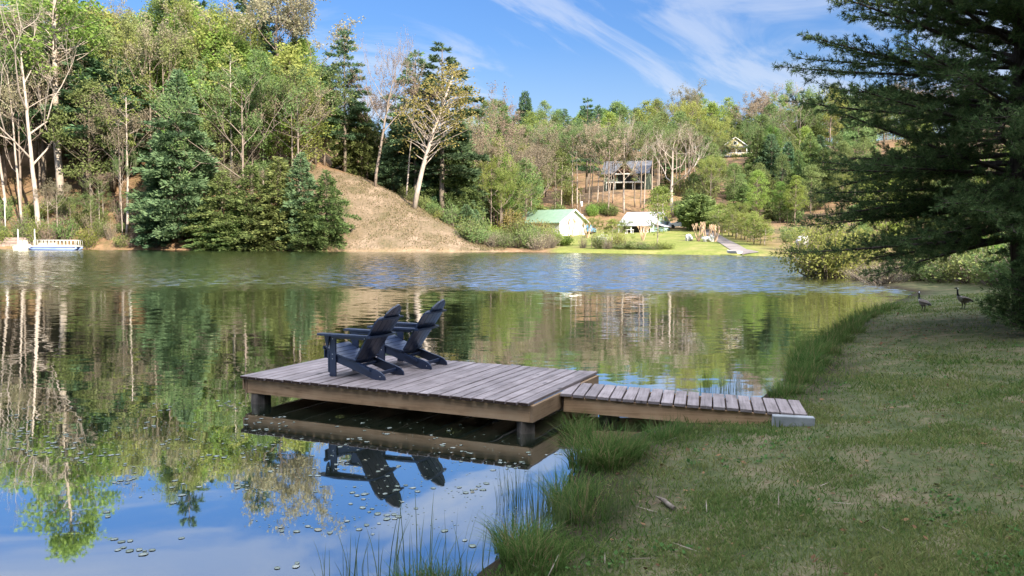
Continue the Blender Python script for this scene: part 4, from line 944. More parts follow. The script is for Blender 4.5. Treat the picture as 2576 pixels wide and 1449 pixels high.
g = Geo(); tube(g, [(0, 0, zt - q.z - .35), (-.05, 0, zt - q.z - .05), (-.05, 0, zt - q.z + .1)], [.1, .2, .1], 8); part('lamp_head', g, M['white'], e)

# ------------------------------------------------------------------ named trees of the left hill
L_ = 'trees on the left hillside'
def one(key, px, Yd, top, wpx, label, **kw): return tree_Y(key, px, Yd, top, wpx, label, None, split=True, **kw)
one('tulip', 152, 127, -190, 250, 'tall tulip tree with a straight white trunk and lime green crown above the pontoon boat')
one('sycamore0', 97, 119.5, 40, 230, 'bare pale sycamore leaning left with bent branches behind the pontoon boat', lean=-4.5, rz=2.0)
one('bluefir', 452, 118, 178, 220, 'large full blue green conifer reaching down to the left shore')
one('slim', 316, 119.5, 215, 70, 'slim tree with a bright white trunk left of the big blue green conifer', rz=1.0)
one('pole0', 55, 122, 120, 120, 'pale budding tree right beside the lamp post', lean=-4)
one('pole1', 18, 125, 90, 130, 'pale leaning budding tree at the far left edge above the lamp', lean=-6)
one('wpine0', 285, 131, 150, 250, 'wide layered pine left of the big blue green conifer')
one('wpine2', 216, 130, 120, 210, 'layered pine just right of the white tulip trunk')
one('wpine1', 112, 131, 90, 190, 'dark pine behind the bare sycamore')
one('skypine', 462, 150, -110, 150, 'dark ragged pine standing on the skyline above the blue green conifer')
one('wpine1', 640, 150, -70, 150, 'dark pine on the skyline right of the ragged one')
one('haze2', 705, 141, -10, 190, 'pale half bare tree at the right end of the left hilltop')
one('bright0', 565, 134, 70, 190, 'bright green tree rising over the right half of the left hill')
one('slim', 577, 125, 105, 80, 'slim white stemmed tree right of the blue green conifer')
one('bright1', 650, 131, 130, 160, 'bright green tree below the pale half bare tree')
one('lime0', 735, 133, 120, 170, 'yellow green tree near the right end of the left hill')
one('olive0', 795, 137, 170, 130, 'olive tree at the right edge of the left hill by the tall pine')
one('haze0', 612, 120, 205, 170, 'tan budding tree with crooked pale branches behind the shore hemlocks')
one('pole2', 756, 124, 215, 110, 'pale thin stemmed tree behind the right shore hemlocks')
for key, px, Yd, top, w, lb in (('hemlock0', 560, 116.6, 430, 150, 'shore hemlock right beside the big blue green conifer'), ('hemlock1', 632, 115.6, 415, 150, 'olive hemlock in the middle of the shore clump'), ('dense1', 700, 116, 395, 150, 'tall full hemlock left of the bluish one in the shore clump'),
    ('dense0', 757, 116, 385, 130, 'bluish conifer topmost of the shore clump by the bare slope'), ('hemlock2', 822, 115.5, 428, 120, 'dark hemlock at the right end of the shore clump, against the bare slope'), ('hemlock0', 660, 114.6, 500, 120, 'low hemlock leaning over the water in the shore clump'),
    ('hemlock2', 775, 114.4, 510, 120, 'low dark hemlock at the waterline left of the bare slope'), ('dense1', 590, 115, 520, 110, 'low feathery hemlock at the waterline near the blue green conifer'), ('hemlock1', 520, 115.5, 540, 100, 'small olive hemlock at the foot of the blue green conifer'), ('dense2', 390, 117, 450, 110, 'smaller green conifer at the left foot of the blue green conifer')):
    one(key, px, Yd, top, w, lb)
# along the spur
one('skypine', 868, 139, 74, 128, 'tall dark pine standing alone against the sky at the top of the bare slope')
one('greysnag', 944, 131, 150, 130, 'leaning bare grey tree on the crest right of the tall pine', rz=0.0, lean=1)
one('wpine0', 1045, 138, 128, 150, 'pine just left of the golden oak against the sky')
one('skypine', 1112, 136, 110, 205, 'tall pine directly behind the golden oak')
one('goldoak', 1042, 125.5, 165, 190, 'golden budding oak leaning right over the slope', rz=0.0)
one('pole1', 1022, 133, 230, 80, 'thin pale trunk left of the golden oak', lean=5)
one('pole0', 662, 128, 200, 80, 'thin pale trunk behind the tan budding tree')
one('dense2', 1075, 140, 300, 120, 'dark green conifer in the shade behind the golden oak')
one('dense2', 990, 139, 330, 110, 'dark green conifer behind the leaning grey tree')
one('dense0', 1150, 143, 290, 150, 'soft blue green conifer right of the golden oak')
one('hemlock1', 1120, 139, 330, 130, 'olive hemlock right under the golden oak crown')
one('hemlock0', 910, 141, 260, 110, 'hemlock between the tall pine and the leaning grey tree')
one('bud1', 1215, 150, 290, 110, 'reddish budding tree right of the soft conifer')
# far side
one('bright2', 1252, 150, 343, 66, 'narrow bright green tree right of the reddish budding tree')
one('skypine', 1475, 214, 246, 90, 'dark pine rising over the far wood left of the hill house')
one('sycamore1', 1692, 172, 348, 150, 'big bare white sycamore right of the hill house')
one('dense1', 1265, 172, 270, 130, 'dark rounded conifer behind the narrow bright tree')
one('juniper', 1756, 147, 496, 105, 'dark rounded juniper behind the pruned trees')
one('sapling', 1668, 150, 470, 70, 'yellow green young tree right of the cottage')
one('sapling', 1655, 120, 470, 60, 'thin stemmed young tree at the water in front of the cottage')
one('sycamore1', 1570, 181, 325, 84, 'forked pale tree standing right in front of the hill house gable')
one('bud2', 1530, 178, 350, 90, 'budding tree half screening the left of the hill house')
one('haze0', 1612, 186, 330, 90, 'hazy budding tree before the right end of the hill house')
one('bud0', 1335, 162, 372, 100, 'tan haze of a budding tree left of the white house')
one('goldbush', 1290, 139, 520, 80, 'golden yellow bush left of the white house')
one('lushbush', 1405, 124, 585, 75, 'lush bright green bush in front of the white house')
one('blossombush', 1518, 121, 580, 44, 'small white flowering bush among the waterside bushes')
one('bush1', 1660, 168, 480, 60, 'bright yellow green bush under the bare white sycamore')
for k, (px, Yd, top, ln) in enumerate(((1440, 186, 330, 1), (1452, 184, 345, -1), (1478, 182, 350, 3), (1486, 190, 330, 5), (1503, 186, 340, 3), (1516, 183, 360, 6), (1529, 186, 345, 7), (1541, 190, 340, 3), (1598, 186, 340, 0), (1620, 183, 335, 1), (1640, 196, 350, 0), (1650, 190, 330, 1), (1657, 198, 345, 1), (1701, 196, 345, 0), (1712, 200, 350, 0), (1723, 204, 350, 1), (1732, 197, 355, 0), (1745, 204, 360, 0), (1412, 186, 345, 0), (1398, 192, 335, 1))):
    tree_Y(f'pole{k % 3}', px, Yd, top, 62, 'tall thin pale trunked tree on the bare hill below the hill house', 'pale trunks round the hill house', split=True, lean=ln*.7)

def shrub(key, px, Yd, H, W_, label, grp):
    p = at_Y(px, 600, Yd); return tree(key, (p.x, Yd, tz(p.x, Yd)), open_view(px, Yd, tz(p.x, Yd), H), W_, label, grp)
# ------------------------------------------------------------------ the woods: many trees, shared meshes
pr = random.Random(21)
KL = {'wpine': 'layered dark pine', 'dense': 'full conifer', 'hemlock': 'olive hemlock', 'bright': 'bright green leafy tree', 'olive': 'olive leafy tree', 'lime': 'yellow green leafy tree', 'bud': 'bare budding tree', 'haze': 'pale hazy budding tree', 'pole': 'thin pale trunked tree'}
def pick(mix):
    r = pr.random()*sum(w for _, w in mix)
    for k, w in mix:
        r -= w
        if r <= 0: break
    return k
def open_view(px, Yd, z, H):
    """trees standing between the lake and a house stay below it"""
    for x0, x1, Y1, yt in ((1806, 1890, 262, 414), (1508, 1642, 212, 478)):
        if x0 < px < x1 and Yd < Y1: H = min(H, max(1.2, at_Y(px, yt + pr.uniform(-6, 8), Yd).z - z))
    return H
def wood_tree(px, Yd, hrange, mix, where, grp, wmul=1.0):
    k = pick(mix); key = k + str(pr.randrange(3)); p = at_Y(px, 500, Yd); z = tz(p.x, Yd); H = open_view(px, Yd, z, pr.uniform(*hrange))
    pp_ = PROTO[key]; return tree(key, (p.x, Yd, z), H, 2*pp_['R']*H/pp_['H']*pr.uniform(.85, 1.2)*wmul, f'{KL[k]} {where}', f'{KL[k]}s {grp}')
mixL = [('wpine', 3), ('bright', 5), ('olive', 4), ('lime', 3), ('bud', 1.6), ('haze', 2), ('hemlock', 2)]
def jit(a, b, n): return [a + (b - a)*(i + pr.random())/n for i in range(n)]
for Yd, n, h in ((126, 9, (15, 22)), (133, 15, (18, 25)), (141, 16, (19, 26)), (150, 15, (19, 27)), (160, 12, (18, 26))):
    for px in jit(-120, 850 - max(0, 135 - Yd)*7, n):
        if 380 < px < 520 and Yd < 130: continue
        wood_tree(px, Yd + pr.uniform(-3, 3), h if px < 640 else (h[0]*.75, h[1]*.72), mixL, 'in the wood on the left hillside', 'on the left hillside')
for Yd, n in ((142, 7), (152, 8)):
    for px in jit(860, 1190, n): wood_tree(px, Yd + pr.uniform(-3, 3), (10, 16), [('hemlock', 3), ('dense', 3), ('bud', 2), ('olive', 2), ('wpine', 2)], 'on the crest behind the bare slope', 'on the crest')
mixR = [('wpine', 1.4), ('bright', 4), ('olive', 7), ('lime', 2.5), ('bud', 1.6), ('haze', 2.2), ('hemlock', 2.2), ('dense', 1.2)]
for Yd, n, h, x0, x1 in ((150, 7, (10, 15), 1170, 1330), (166, 8, (11, 17), 1160, 1350), (182, 8, (12, 17), 1170, 1400), (198, 9, (13, 18), 1180, 1420), (228, 17, (14, 20), 1180, 2080), (246, 20, (14, 21), 1180, 2200), (266, 21, (14, 21), 1190, 2250), (290, 20, (14, 21), 1200, 2250), (320, 18, (13, 20), 1200, 2250), (360, 16, (12, 19), 1200, 2250)):
    for px in jit(x0, x1, n):
        if Yd < 262 and 1500 < px < 1640 and Yd > 205 and Yd < 235: continue
        if 1825 < px < 1880 and Yd < 270: continue
        wood_tree(px, Yd + pr.uniform(-7, 7), h, mixR, 'in the wood on the far hill', 'on the far hill', 1.1)
for Yd, n, h, x0, x1 in ((176, 5, (7, 11), 1780, 1980), (192, 9, (10, 15), 1745, 2080), (208, 9, (11, 17), 1730, 2150), (160, 5, (7, 11), 1900, 2120), (176, 5, (9, 13), 1980, 2250)):
    for px in jit(x0, x1, n):
        if 1830 < px < 1880 and Yd > 200: continue
        wood_tree(px, Yd + pr.uniform(-5, 5), h, [('hemlock', 4), ('dense', 2), ('olive', 6), ('bright', 3), ('bud', 1), ('haze', 1.5)], 'on the hillside right of the drive', 'right of the drive', 1.1)
for k in range(60):
    px = pr.uniform(1170, 2150); Yd = pr.uniform(188, 262)
    if 1490 < px < 1660 and Yd < 232: continue
    shrub(pr.choice(['bush0', 'bush2', 'olive1', 'hemlock1', 'lime1', 'bush1', 'olive2']), px, Yd, pr.uniform(3, 6.5), pr.uniform(4, 6), 'understorey bush among the trunks of the far wood', 'understorey of the far wood')
for Yd, n, h in ((150, 7, (9, 13)), (190, 8, (11, 16)), (230, 8, (12, 18)), (280, 8, (14, 19)), (340, 7, (14, 20))):
    for px in jit(2150, 2720, n): wood_tree(px, Yd + pr.uniform(-6, 6), h, mixR, 'in the wood on the right hill behind the near pine', 'on the right hill', 1.2)
for px, Yd, top in ((1490, 118, 555), (1540, 117, 550), (1562, 118, 560)): tree_Y('haze1' if px % 4 else 'sapling', px, Yd, top, 46, 'thin young tree among the waterside bushes', 'young trees among the waterside bushes')
for px, Yd, h, w, key in ((1352, 136, 3.6, 5, 'goldbush'), (1372, 134, 3.0, 4, 'bush0'), (1388, 131, 2.6, 4, 'bush1'), (1340, 132, 2.8, 4, 'bush2')): shrub(key, px, Yd, h, w, 'bush hiding the left end of the white house', 'bushes at the white house')
for k in range(50):
    px = pr.uniform(1715, 2200); Yd = pr.uniform(158, 205)
    shrub(pr.choice(['hemlock1', 'bush2', 'olive0', 'hemlock0', 'bush0', 'dense1']), px, Yd, pr.uniform(3, 6), pr.uniform(4, 6), 'understorey bush on the hillside right of the drive', 'understorey right of the drive')
# young trees in rows right of the drive
for k in range(17):
    px = 1805 + k*7.5 + pr.uniform(-4, 4); Yd = 140 - k*1.7 + pr.uniform(-3, 5)
    tree_Y(('sapling', 'lime0', 'haze1', 'sapling')[k % 4], px, Yd, pr.uniform(505, 545) + k*1.5, pr.uniform(42, 62), 'thin yellow green young tree right of the concrete drive', 'young trees right of the drive')
# right shore, behind the near pine
for px, Yd, h, k in ((2150, 74, (5, 7), 'olive'), (2230, 66, (6, 8), 'bright'), (2310, 72, (7, 10), 'hemlock'), (2400, 64, (7, 9), 'olive'), (2480, 70, (8, 11), 'haze'), (2560, 62, (7, 10), 'bright'), (2650, 66, (8, 11), 'hemlock'), (2200, 95, (8, 11), 'lime'), (2330, 98, (9, 13), 'olive'), (2440, 95, (9, 13), 'bright'), (2560, 92, (9, 13), 'haze'), (2680, 88, (8, 12), 'olive'),
    (2150, 125, (8, 12), 'haze'), (2260, 130, (10, 14), 'olive'), (2390, 128, (10, 14), 'hemlock'), (2500, 130, (10, 15), 'bright'), (2610, 125, (10, 14), 'olive'), (2540, 46, (5, 7), 'olive'), (2640, 44, (6, 8), 'hemlock'), (2470, 50, (4, 6), 'lime'), (2700, 50, (7, 9), 'bright')):
    wood_tree(px, Yd, h, [(k, 1)], 'on the right bank behind the near pine', 'on the right bank', 1.15)

# ------------------------------------------------------------------ shrubs
for k in range(84):
    px = pr.uniform(-30, 860) if k % 3 == 0 else pr.uniform(-30, 400); d = pr.uniform(0.4, 11); p = at_Y(px, 600, 116); 
    y0 = np.interp(p.x, [-110, -72, -45, -27, -10], [118, 118, 116, 114, 113])
    key = pr.choice(['tanbush0', 'tanbush1', 'bush0', 'tanbush0', 'bush2', 'bush1', 'tanbush2'])
    shrub(key, px, y0 + d, pr.uniform(1.3, 4.0), pr.uniform(2.0, 4.0), 'twiggy bush in the undergrowth along the left shore', 'undergrowth along the left shore')
for k in range(16):
    px = pr.choice([pr.uniform(150, 370), pr.uniform(0, 400), pr.uniform(540, 760)])
    tree_Y('pole' + str(pr.randrange(3)), px, 118.5 + pr.uniform(0, 5), pr.uniform(400, 510), 40, 'thin bare sapling in the undergrowth along the left shore', 'saplings along the left shore')
for k in range(4, 34):     # along the crest of the spur, down to the water
    t = (k + pr.random()*.8)/34; px = 880 + t*400 + pr.uniform(-6, 6); base = np.interp(px, [880, 1000, 1100, 1220, 1290], [430, 488, 552, 612, 626])
    q = ground_px(px, base + pr.uniform(-7, -1)); 
    if q.y > 150: q = Vector((q.x*.85, 128, tz(q.x*.85, 128)))
    key = pr.choice(['oliveshrub', 'bush2', 'oliveshrub', 'bush0']) if t < .55 else pr.choice(['tanbush0', 'bush0', 'bush2', 'tanbush1', 'bush1'])
    tree(key, q, pr.uniform(1.3, 2.4), pr.uniform(2.2, 3.8), 'dark olive shrub in the row along the top edge of the bare slope' if 'shrub' in key else 'loose bush on the right edge of the bare slope', 'shrubs along the bare slope')
for k in range(16):
    px = 1130 + k*13 + pr.uniform(-5, 5); shrub(pr.choice(['bush0', 'bush2', 'lushbush', 'dense0', 'bush1']), px, pr.uniform(124, 140), pr.uniform(2.2, 4.6), pr.uniform(3, 4.6), 'green bush in the hollow between the bare slope and the white house', 'bushes in the hollow')
for k in range(13):
    px = 1180 + k*17 + pr.uniform(-6, 6); y0 = 117.5 + pr.uniform(0, 3.5)
    shrub(pr.choice(['tanbush0', 'thicket', 'bush0', 'tanbush2']), px, y0, pr.uniform(2.0, 3.6), pr.uniform(3, 4.5), 'grey green twiggy bush at the water left of the white house', 'waterside bushes left of the white house')
for px, w, h, key in ((1475, 2.6, 2.4, 'thicket'), (1500, 3.2, 2.8, 'bush0'), (1525, 3.0, 2.5, 'thicket'), (1548, 3.4, 2.9, 'bush1'), (1575, 3.6, 2.9, 'bush0'), (1600, 3.4, 2.5, 'bush2'), (1625, 3.2, 2.4, 'bush0'), (1650, 3.2, 2.3, 'bush1'), (1675, 2.8, 2.0, 'bush1'), (1565, 2.8, 1.8, 'thicket'), (1612, 3, 1.7, 'thicket'), (1640, 2.5, 1.5, 'tanbush2')):
    y0 = np.interp(px, [1400, 1500, 1600, 1700], [117, 114.5, 112, 109]) + pr.uniform(.5, 2.6); shrub(key, px + pr.uniform(-8, 8), y0, (min(h, 1.5) if px > 1570 else h)*pr.uniform(.5, 1.1), w*pr.uniform(.6, 1.0), 'loose waterside bush in front of the cottage', 'waterside bushes in front of the cottage')
for k in range(18):
    px = pr.uniform(1330, 1760); Yd = pr.uniform(172, 184); shrub(pr.choice(['bush2', 'oliveshrub', 'bush0', 'lushbush']), px, Yd, pr.uniform(1.6, 3.2), pr.uniform(2.6, 4.4), 'green bush at the edge of the far lawn below the hill house', 'bushes above the far lawn')
for k in range(14):
    px = pr.uniform(1915, 2250); Yd = pr.uniform(103, 135); shrub(pr.choice(['bush2', 'tanbush0', 'bush1', 'bush0']), px, Yd, pr.uniform(.9, 2.4), pr.uniform(2, 4.5), 'low bush on the meadow at the right end of the lake', 'bushes at the right end of the lake')
for px, Yd, h, w in ((2085, 47, 3.6, 5.2), (2150, 50, 2.9, 4.2)):
    q = at_Y(px, 600, Yd); tree('willow', (q.x, Yd, max(0.0, tz(q.x, Yd))), h, w, 'yellow green willow bush hanging over the water, ' + ('nearer the lake' if px < 2100 else 'right one beside the pine tips'), split=True)
for px, Yd, h, w, key in ((2225, 40, 1.3, 3.2, 'thicket'), (2270, 42, 1.5, 3.6, 'thicket'), (2330, 40, 1.5, 3, 'bush2'), (2390, 38, 1.7, 3.2, 'bush0'), (2450, 36, 1.8, 3, 'bush2'), (2520, 34, 1.9, 3, 'bush2'), (2590, 32, 2.2, 3.4, 'bush0'), (2350, 48, 2.2, 4, 'bush0'), (2440, 50, 2.5, 4, 'lushbush'), (2180, 44, 1.0, 2.8, 'thicket')):
    shrub(key, px, Yd, h, w, 'tangled bush on the bank beyond the geese', 'bushes beyond the geese')

# ------------------------------------------------------------------ near pine on the right bank
def near_pine(seed, H, base_z):
    rng = np.random.default_rng(seed); T = Geo(); brs = []; C = Geo()
    zz = np.linspace(-.3, H, 12); tx = np.interp(zz, [0, 2.5, 5, H], [0, -.20, -.30, -.1]); ty = zz*.01
    tube(T, np.c_[tx, ty, zz], .17*(1 - np.clip(zz, 0, H)/H)**.75 + .02, 10)
    z = 1.85
    while z < H - .2:
        u = z/H
        for k in range(rng.integers(5, 7)):
            az = rng.random()*6.283; L = (4.75 if u < .62 else 4.75*(1 - (u - .62)/.38*.85))*rng.uniform(.72, 1.06)*min(1, .8 + u)
            el = np.interp(z, [0, 2, 3.0, 4.4, 6, H], [-.08, -.08, -.02, .13, .33, .7]) + rng.normal(0, .05 if z < 3 else .10)
            dr = np.array([math.cos(az), math.sin(az), 0]); pr_ = np.array([-dr[1], dr[0], 0]); o = np.array([np.interp(z, zz, tx), 0, z])
            sag = np.interp(z, [0, 3, 8], [.07, .02, -.02])
            curve = rng.normal(0, .12)
            def pos(s): s = np.asarray(s, float); return o + np.outer(s*L, dr) + np.outer(curve*L*s*s, pr_) + np.outer(el*L*s - sag*L*s*s + .05*L*np.maximum(0, s - .7)**1.3, [0, 0, 1])
            s_ = np.linspace(0, 1, 8); tube(T, pos(s_), .042*(1 - s_)*(L/4)**.5 + .007, 5, 0, False)
            nl = int(L*6.5)
            for j in range(nl):
                s = .16 + .84*(j + rng.random())/nl; p = pos([s])[0]; l2 = (1.25*(1 - s)**.8 + .18)*rng.uniform(.6, 1.15)*min(1, L/3)
                sg = 1 if j % 2 else -1; d2 = dr*rng.uniform(.55, 1.0) + pr_*sg*rng.uniform(.45, 1.0) + np.array([0, 0, el*.7 + rng.normal(-.03, .30)]); d2 = d2/np.linalg.norm(d2)
                e = p + d2*l2 + [0, 0, .08*l2]
                tube(T, [p, (p + e)/2 - [0, 0, .02], e], [.010, .007, .004], 3, 0, False)
                nt = max(3, int(l2*17)); f = np.linspace(.15, 1.0, nt) + rng.normal(0, .02, nt); Q = p + (e - p)*f[:, None] + rng.normal(0, .025, (nt, 3))
                m_ = 13; QQ = np.repeat(Q, m_, 0); DD = rng.normal(0, .62, (len(QQ), 3)) + d2*.85 + np.array([0, 0, .22])
                leaves(C, QQ, DD, rng.uniform(.075, .135, len(QQ)), .0135, rng, 0)
        z += rng.uniform(.165, .265)
    return T, C
q = ground_px(2572, 818, 6, 40); 
if not 14 < q.y < 20: p_ = at_Y(2572, 818, 16.8); q = Vector((p_.x, 16.8, tz(p_.x, 16.8)))
e = empty('pine_tree', (q.x, q.y, q.z), 0, 'big dark pine in the right foreground with long branches reaching over the bank', 'tree')
T, C = near_pine(4, 11.5, 0); part('trunk', T, M['darkbark'], e); part('crown', C, M['nearpine'], e)
p_ = at_Y(2600, 800, 15.2)
e2 = empty('young_pine', (p_.x, 15.2, tz(p_.x, 15.2)), 0, 'small dark young pine at the right edge beside the big pine trunk', 'tree')
def young(seed, H):
    rng = np.random.default_rng(seed); T = Geo(); C = Geo(); tube(T, [(0, 0, -.1), (0, 0, H)], [.04, .008], 6); z = .1
    while z < H:
        for k in range(5):
            az = rng.random()*6.283; L = .85*(1 - z/H)**.7 + .12; d = np.array([math.cos(az), math.sin(az), .35]); e_ = np.array([0, 0, z]) + d*L; tube(T, [(0, 0, z), e_], [.012, .004], 3, 0, False)
            nt = int(L*22) + 3; Q = np.array([0, 0, z]) + np.outer(rng.random(nt)**.7*L, d) + rng.normal(0, .04, (nt, 3)); QQ = np.repeat(Q, 13, 0)
            leaves(C, QQ, rng.normal(0, .6, (len(QQ), 3)) + d*.8, rng.uniform(.07, .12, len(QQ)), .012, rng, 0)
        z += .11
    return T, C
T, C = young(6, 1.5); part('trunk', T, M['darkbark'], e2); part('crown', C, M['nearpine'], e2)

# ------------------------------------------------------------------ wood behind the camera: what keeps the near bank in shade
wood_g = Geo(); rw = random.Random(8)
bx = tosun.x/math.hypot(tosun.x, tosun.y); by = tosun.y/math.hypot(tosun.x, tosun.y)
for row, (d0, hh_) in enumerate(((9.5, 15.5), (15, 20), (21, 23))):
    for k in range(15):
        t = -17 + k*3.5 + row*1.2 + rw.uniform(-.6, .6); dpt = d0 + rw.uniform(-1, 1.5)
        x = bx*dpt - by*t; y = by*dpt + bx*t
        if y > -2.0 and x < 15: continue
        key = ('dense0', 'dense1', 'olive0', 'hemlock0', 'bright1')[(k + row*2) % 5]; s = hh_*rw.uniform(.92, 1.08)/PROTO[key]['H']
        Mt = Matrix.Translation((x, y, tz(x, y) - .2)) @ Matrix.Rotation(rw.random()*6.28, 4, 'Z') @ Matrix.Diagonal((s*1.15, s*1.15, s, 1))
        wood_g.merge(PROTO[key]['geo'], Mt)
tag(part('wood', wood_g, [M['bark'], M['hemlock']]), 'shady wood of tall conifers and leafy trees behind the bank', 'wood', None, 'stuff')
lw = Geo()
for Yd, n in ((121, 8), (130, 9), (140, 9), (152, 8), (166, 7)):
    for px in jit(-760, -150, n):
        p = at_Y(px, 500, Yd + pr.uniform(-3, 3)); key = pr.choice(['dense1', 'hemlock0', 'olive0', 'olive1', 'bright1', 'bright0', 'wpine0']); s = pr.uniform(15, 25)/PROTO[key]['H']
        lw.merge(PROTO[key]['geo'], Matrix.Translation((p.x, p.y, tz(p.x, p.y) - .2)) @ Matrix.Rotation(pr.random()*6.28, 4, 'Z') @ Matrix.Diagonal((s, s, s, 1)))
tag(part('wood', lw, [M['bark'], M['olive']]), 'wood running on along the hillside past the moored pontoon boat', 'wood', None, 'stuff')
for p in PROTO.values(): p['geo'] = None

# ------------------------------------------------------------------ lawn of the near bank
def blades(name, n, rng, dmin, dmax, a0, a1, hmin, hmax, mat, dens, label, cat, lean=.5, wid=.0045, flat=False):
    d = dmin*(dmax/dmin)**rng.random(n); az = rng.uniform(a0, a1, n); x = np.sin(az)*d; y = np.cos(az)*d
    sd = shore_sd(x, y); keep = (sd > .12) & (rng.random(n) < dens(x, y, sd)); x, y, sd, d = x[keep], y[keep], sd[keep], d[keep]; m = len(x)
    z = terrain(x, y); P = np.c_[x, y, z - (.008 if not flat else -.004)]
    h = rng.uniform(hmin, hmax, m)*(1 + .15*d/8)*(.55 + .95*fbm(x*2.2, y*2.2, 51, 3)); 
    D = np.c_[rng.normal(0, lean, (m, 2)), np.ones(m) if not flat else rng.uniform(-.02, .12, m)]; D = unit(D)
    w = wid*(1 + d/9)*rng.uniform(.7, 1.3, m); S_ = unit(np.cross(D, rng.normal(size=(m, 3))))
    B_ = unit(D*np.array([1.9, 1.9, .8])) if not flat else unit(D + rng.normal(0, .3, (m, 3))*[1, 1, .1])
    V = np.stack([P - S_*w[:, None]/2, P + S_*w[:, None]/2, P + D*h[:, None]*.55 + S_*w[:, None]*.4, P + D*h[:, None]*.55 - S_*w[:, None]*.4, P + D*h[:, None]*.55 + B_*h[:, None]*.45], 1).reshape(-1, 3)
    i = np.arange(m)*5; g = Geo()
    c = np.clip(rng.normal(.42, .24, m) + (fbm(x*1.3, y*1.3, 31, 3) - .45)*1.2, 0, 1); r = np.repeat(c, 5)
    g.add(V, np.stack([i, i + 1, i + 2, i + 3], 1), 0, r)
    g.F.append(np.stack([i + 3, i + 2, i + 4], 1)); g.M.append(np.zeros(m, int)); g.Sm.append(np.full(m, False))
    return tag(part(name, g, mat), label, cat, None, 'stuff')
rg = np.random.default_rng(12)
def patch(x, y): return fbm(x*1.15 + 3, y*1.15, 21, 4)
def under_pine(x, y): return sstep(5.2, 3.0, np.hypot(x - q_pine[0] + .6, (y - q_pine[1])*1.0))
q_pine = (e.location.x, e.location.y)
def d_lawn(x, y, sd):
    p = patch(x, y); f = .24 + .76*sstep(.39, .54, p); f = f*(1 - .85*under_pine(x, y)); return f*sstep(.1, .5, sd)
blades('grass', 580000, rg, 2.6, 34, R(-12), R(60), .028, .072, M['grass'], d_lawn, 'thin patchy lawn grass covering the near bank', 'grass')
def d_tuft(x, y, sd): return sstep(.60, .70, fbm(x*2.6, y*2.6, 45, 3)*.6 + patch(x, y)*.45)*(1 - .8*under_pine(x, y)) + .5*sstep(1.1, .3, sd)
blades('grass_tufts', 85000, rg, 2.6, 30, R(-12), R(60), .06, .13, M['tallgrass'], d_tuft, 'greener longer tufts in the lawn of the near bank', 'grass', .45, .005)
def d_straw(x, y, sd): return .15*sstep(.50, .34, patch(x, y)) + .03 + .5*under_pine(x, y)*sstep(.6, .3, patch(x, y))
blades('dead_grass', 85000, rg, 2.6, 30, R(-12), R(60), .03, .085, M['straw'], d_straw, 'dry straw and dead grass lying on the bare patches of the bank', 'dead grass', 1, .0035, True)

def scatter(name, n, rng, dmin, dmax, lmin, lmax, asp, mat, dens, label, cat, per=1, rad=.0, tilt=.25):
    d = dmin*(dmax/dmin)**rng.random(n); az = rng.uniform(R(-6), R(42), n); x = np.sin(az)*d; y = np.cos(az)*d; sd = shore_sd(x, y); k = (sd > .2) & (rng.random(n) < dens(x, y, sd))
    x, y, d = np.repeat(x[k], per), np.repeat(y[k], per), np.repeat(d[k], per); m = len(x); x = x + rng.normal(0, rad, m); y = y + rng.normal(0, rad, m)
    P = np.c_[x, y, terrain(x, y) + rng.uniform(.004, .02, m)]; D = np.c_[rng.normal(size=(m, 2)), rng.normal(tilt, .2, m)]; L_ = rng.uniform(lmin, lmax, m)*(1 + d/25)
    up_ = np.c_[rng.normal(0, .35, (m, 2)), np.ones(m)]; g = Geo(); leaves(g, P, D, L_, L_*asp, rng, 0, None, up_); return tag(part(name, g, mat), label, cat, None, 'stuff')
scatter('fallen_leaves', 2600, rg, 3, 26, .025, .055, .55, leafmat('fallen leaves', (.07, .035, .022), (.24, .14, .075), .1, 0, 0), lambda x, y, sd: .30 + .7*under_pine(x, y), 'brown fallen leaves and bits scattered over the lawn', 'fallen leaves', 1, 0, .12)
scatter('clover', 1500, rg, 3, 20, .018, .038, .75, leafmat('clover leaves', (.045, .10, .03), (.10, .19, .055), .3, 0, 0), lambda x, y, sd: sstep(.50, .62, fbm(x*1.7, y*1.7, 61, 3)), 'low broad leaved weeds and clover in the lawn', 'weeds', 9, .055, .35)
scatter('twigs', 900, rg, 3, 24, .06, .20, .045, leafmat('dry twigs', (.10, .075, .055), (.30, .25, .20), .0, 0, 0), lambda x, y, sd: .35 + .6*under_pine(x, y), 'small dry twigs lying on the lawn', 'twigs', 1, 0, .05)
def clump(seed, nb_, h, rad, bend=.5, wid=.007, segs=5):
    rng = np.random.default_rng(seed); az = rng.random(nb_)*6.283; rr = rad*np.sqrt(rng.random(nb_)); P0 = np.c_[np.cos(az)*rr, np.sin(az)*rr, np.full(nb_, -.04)]
    a2 = az + rng.normal(0, .9, nb_); hd = np.c_[np.cos(a2), np.sin(a2), np.zeros(nb_)]; H = h*rng.uniform(.45, 1.1, nb_); bd = bend*rng.uniform(.25, 1.3, nb_)
    S_ = np.c_[-np.sin(a2 + rng.normal(0, .8, nb_)), np.cos(a2), np.zeros(nb_)]; S_ = unit(S_); V = []
    for k in range(segs):
        t = k/(segs - 1); C_ = P0 + hd*(bd*H*t**1.9)[:, None] + np.c_[np.zeros((nb_, 2)), H*(t - .35*bd*t**2.2)]; w = wid*(1 - t)**.6*(1 if t < 1 else 0) + .0006
        V += [C_ - S_*w/2, C_ + S_*w/2]
    V = np.stack(V, 1).reshape(-1, 3); i = np.arange(nb_)*2*segs; g = Geo()
    g.add(V, np.concatenate([np.stack([i + 2*k, i + 2*k + 1, i + 2*k + 3, i + 2*k + 2], 1) for k in range(segs - 1)]), 0, np.repeat(rng.random(nb_), 2*segs)); return g
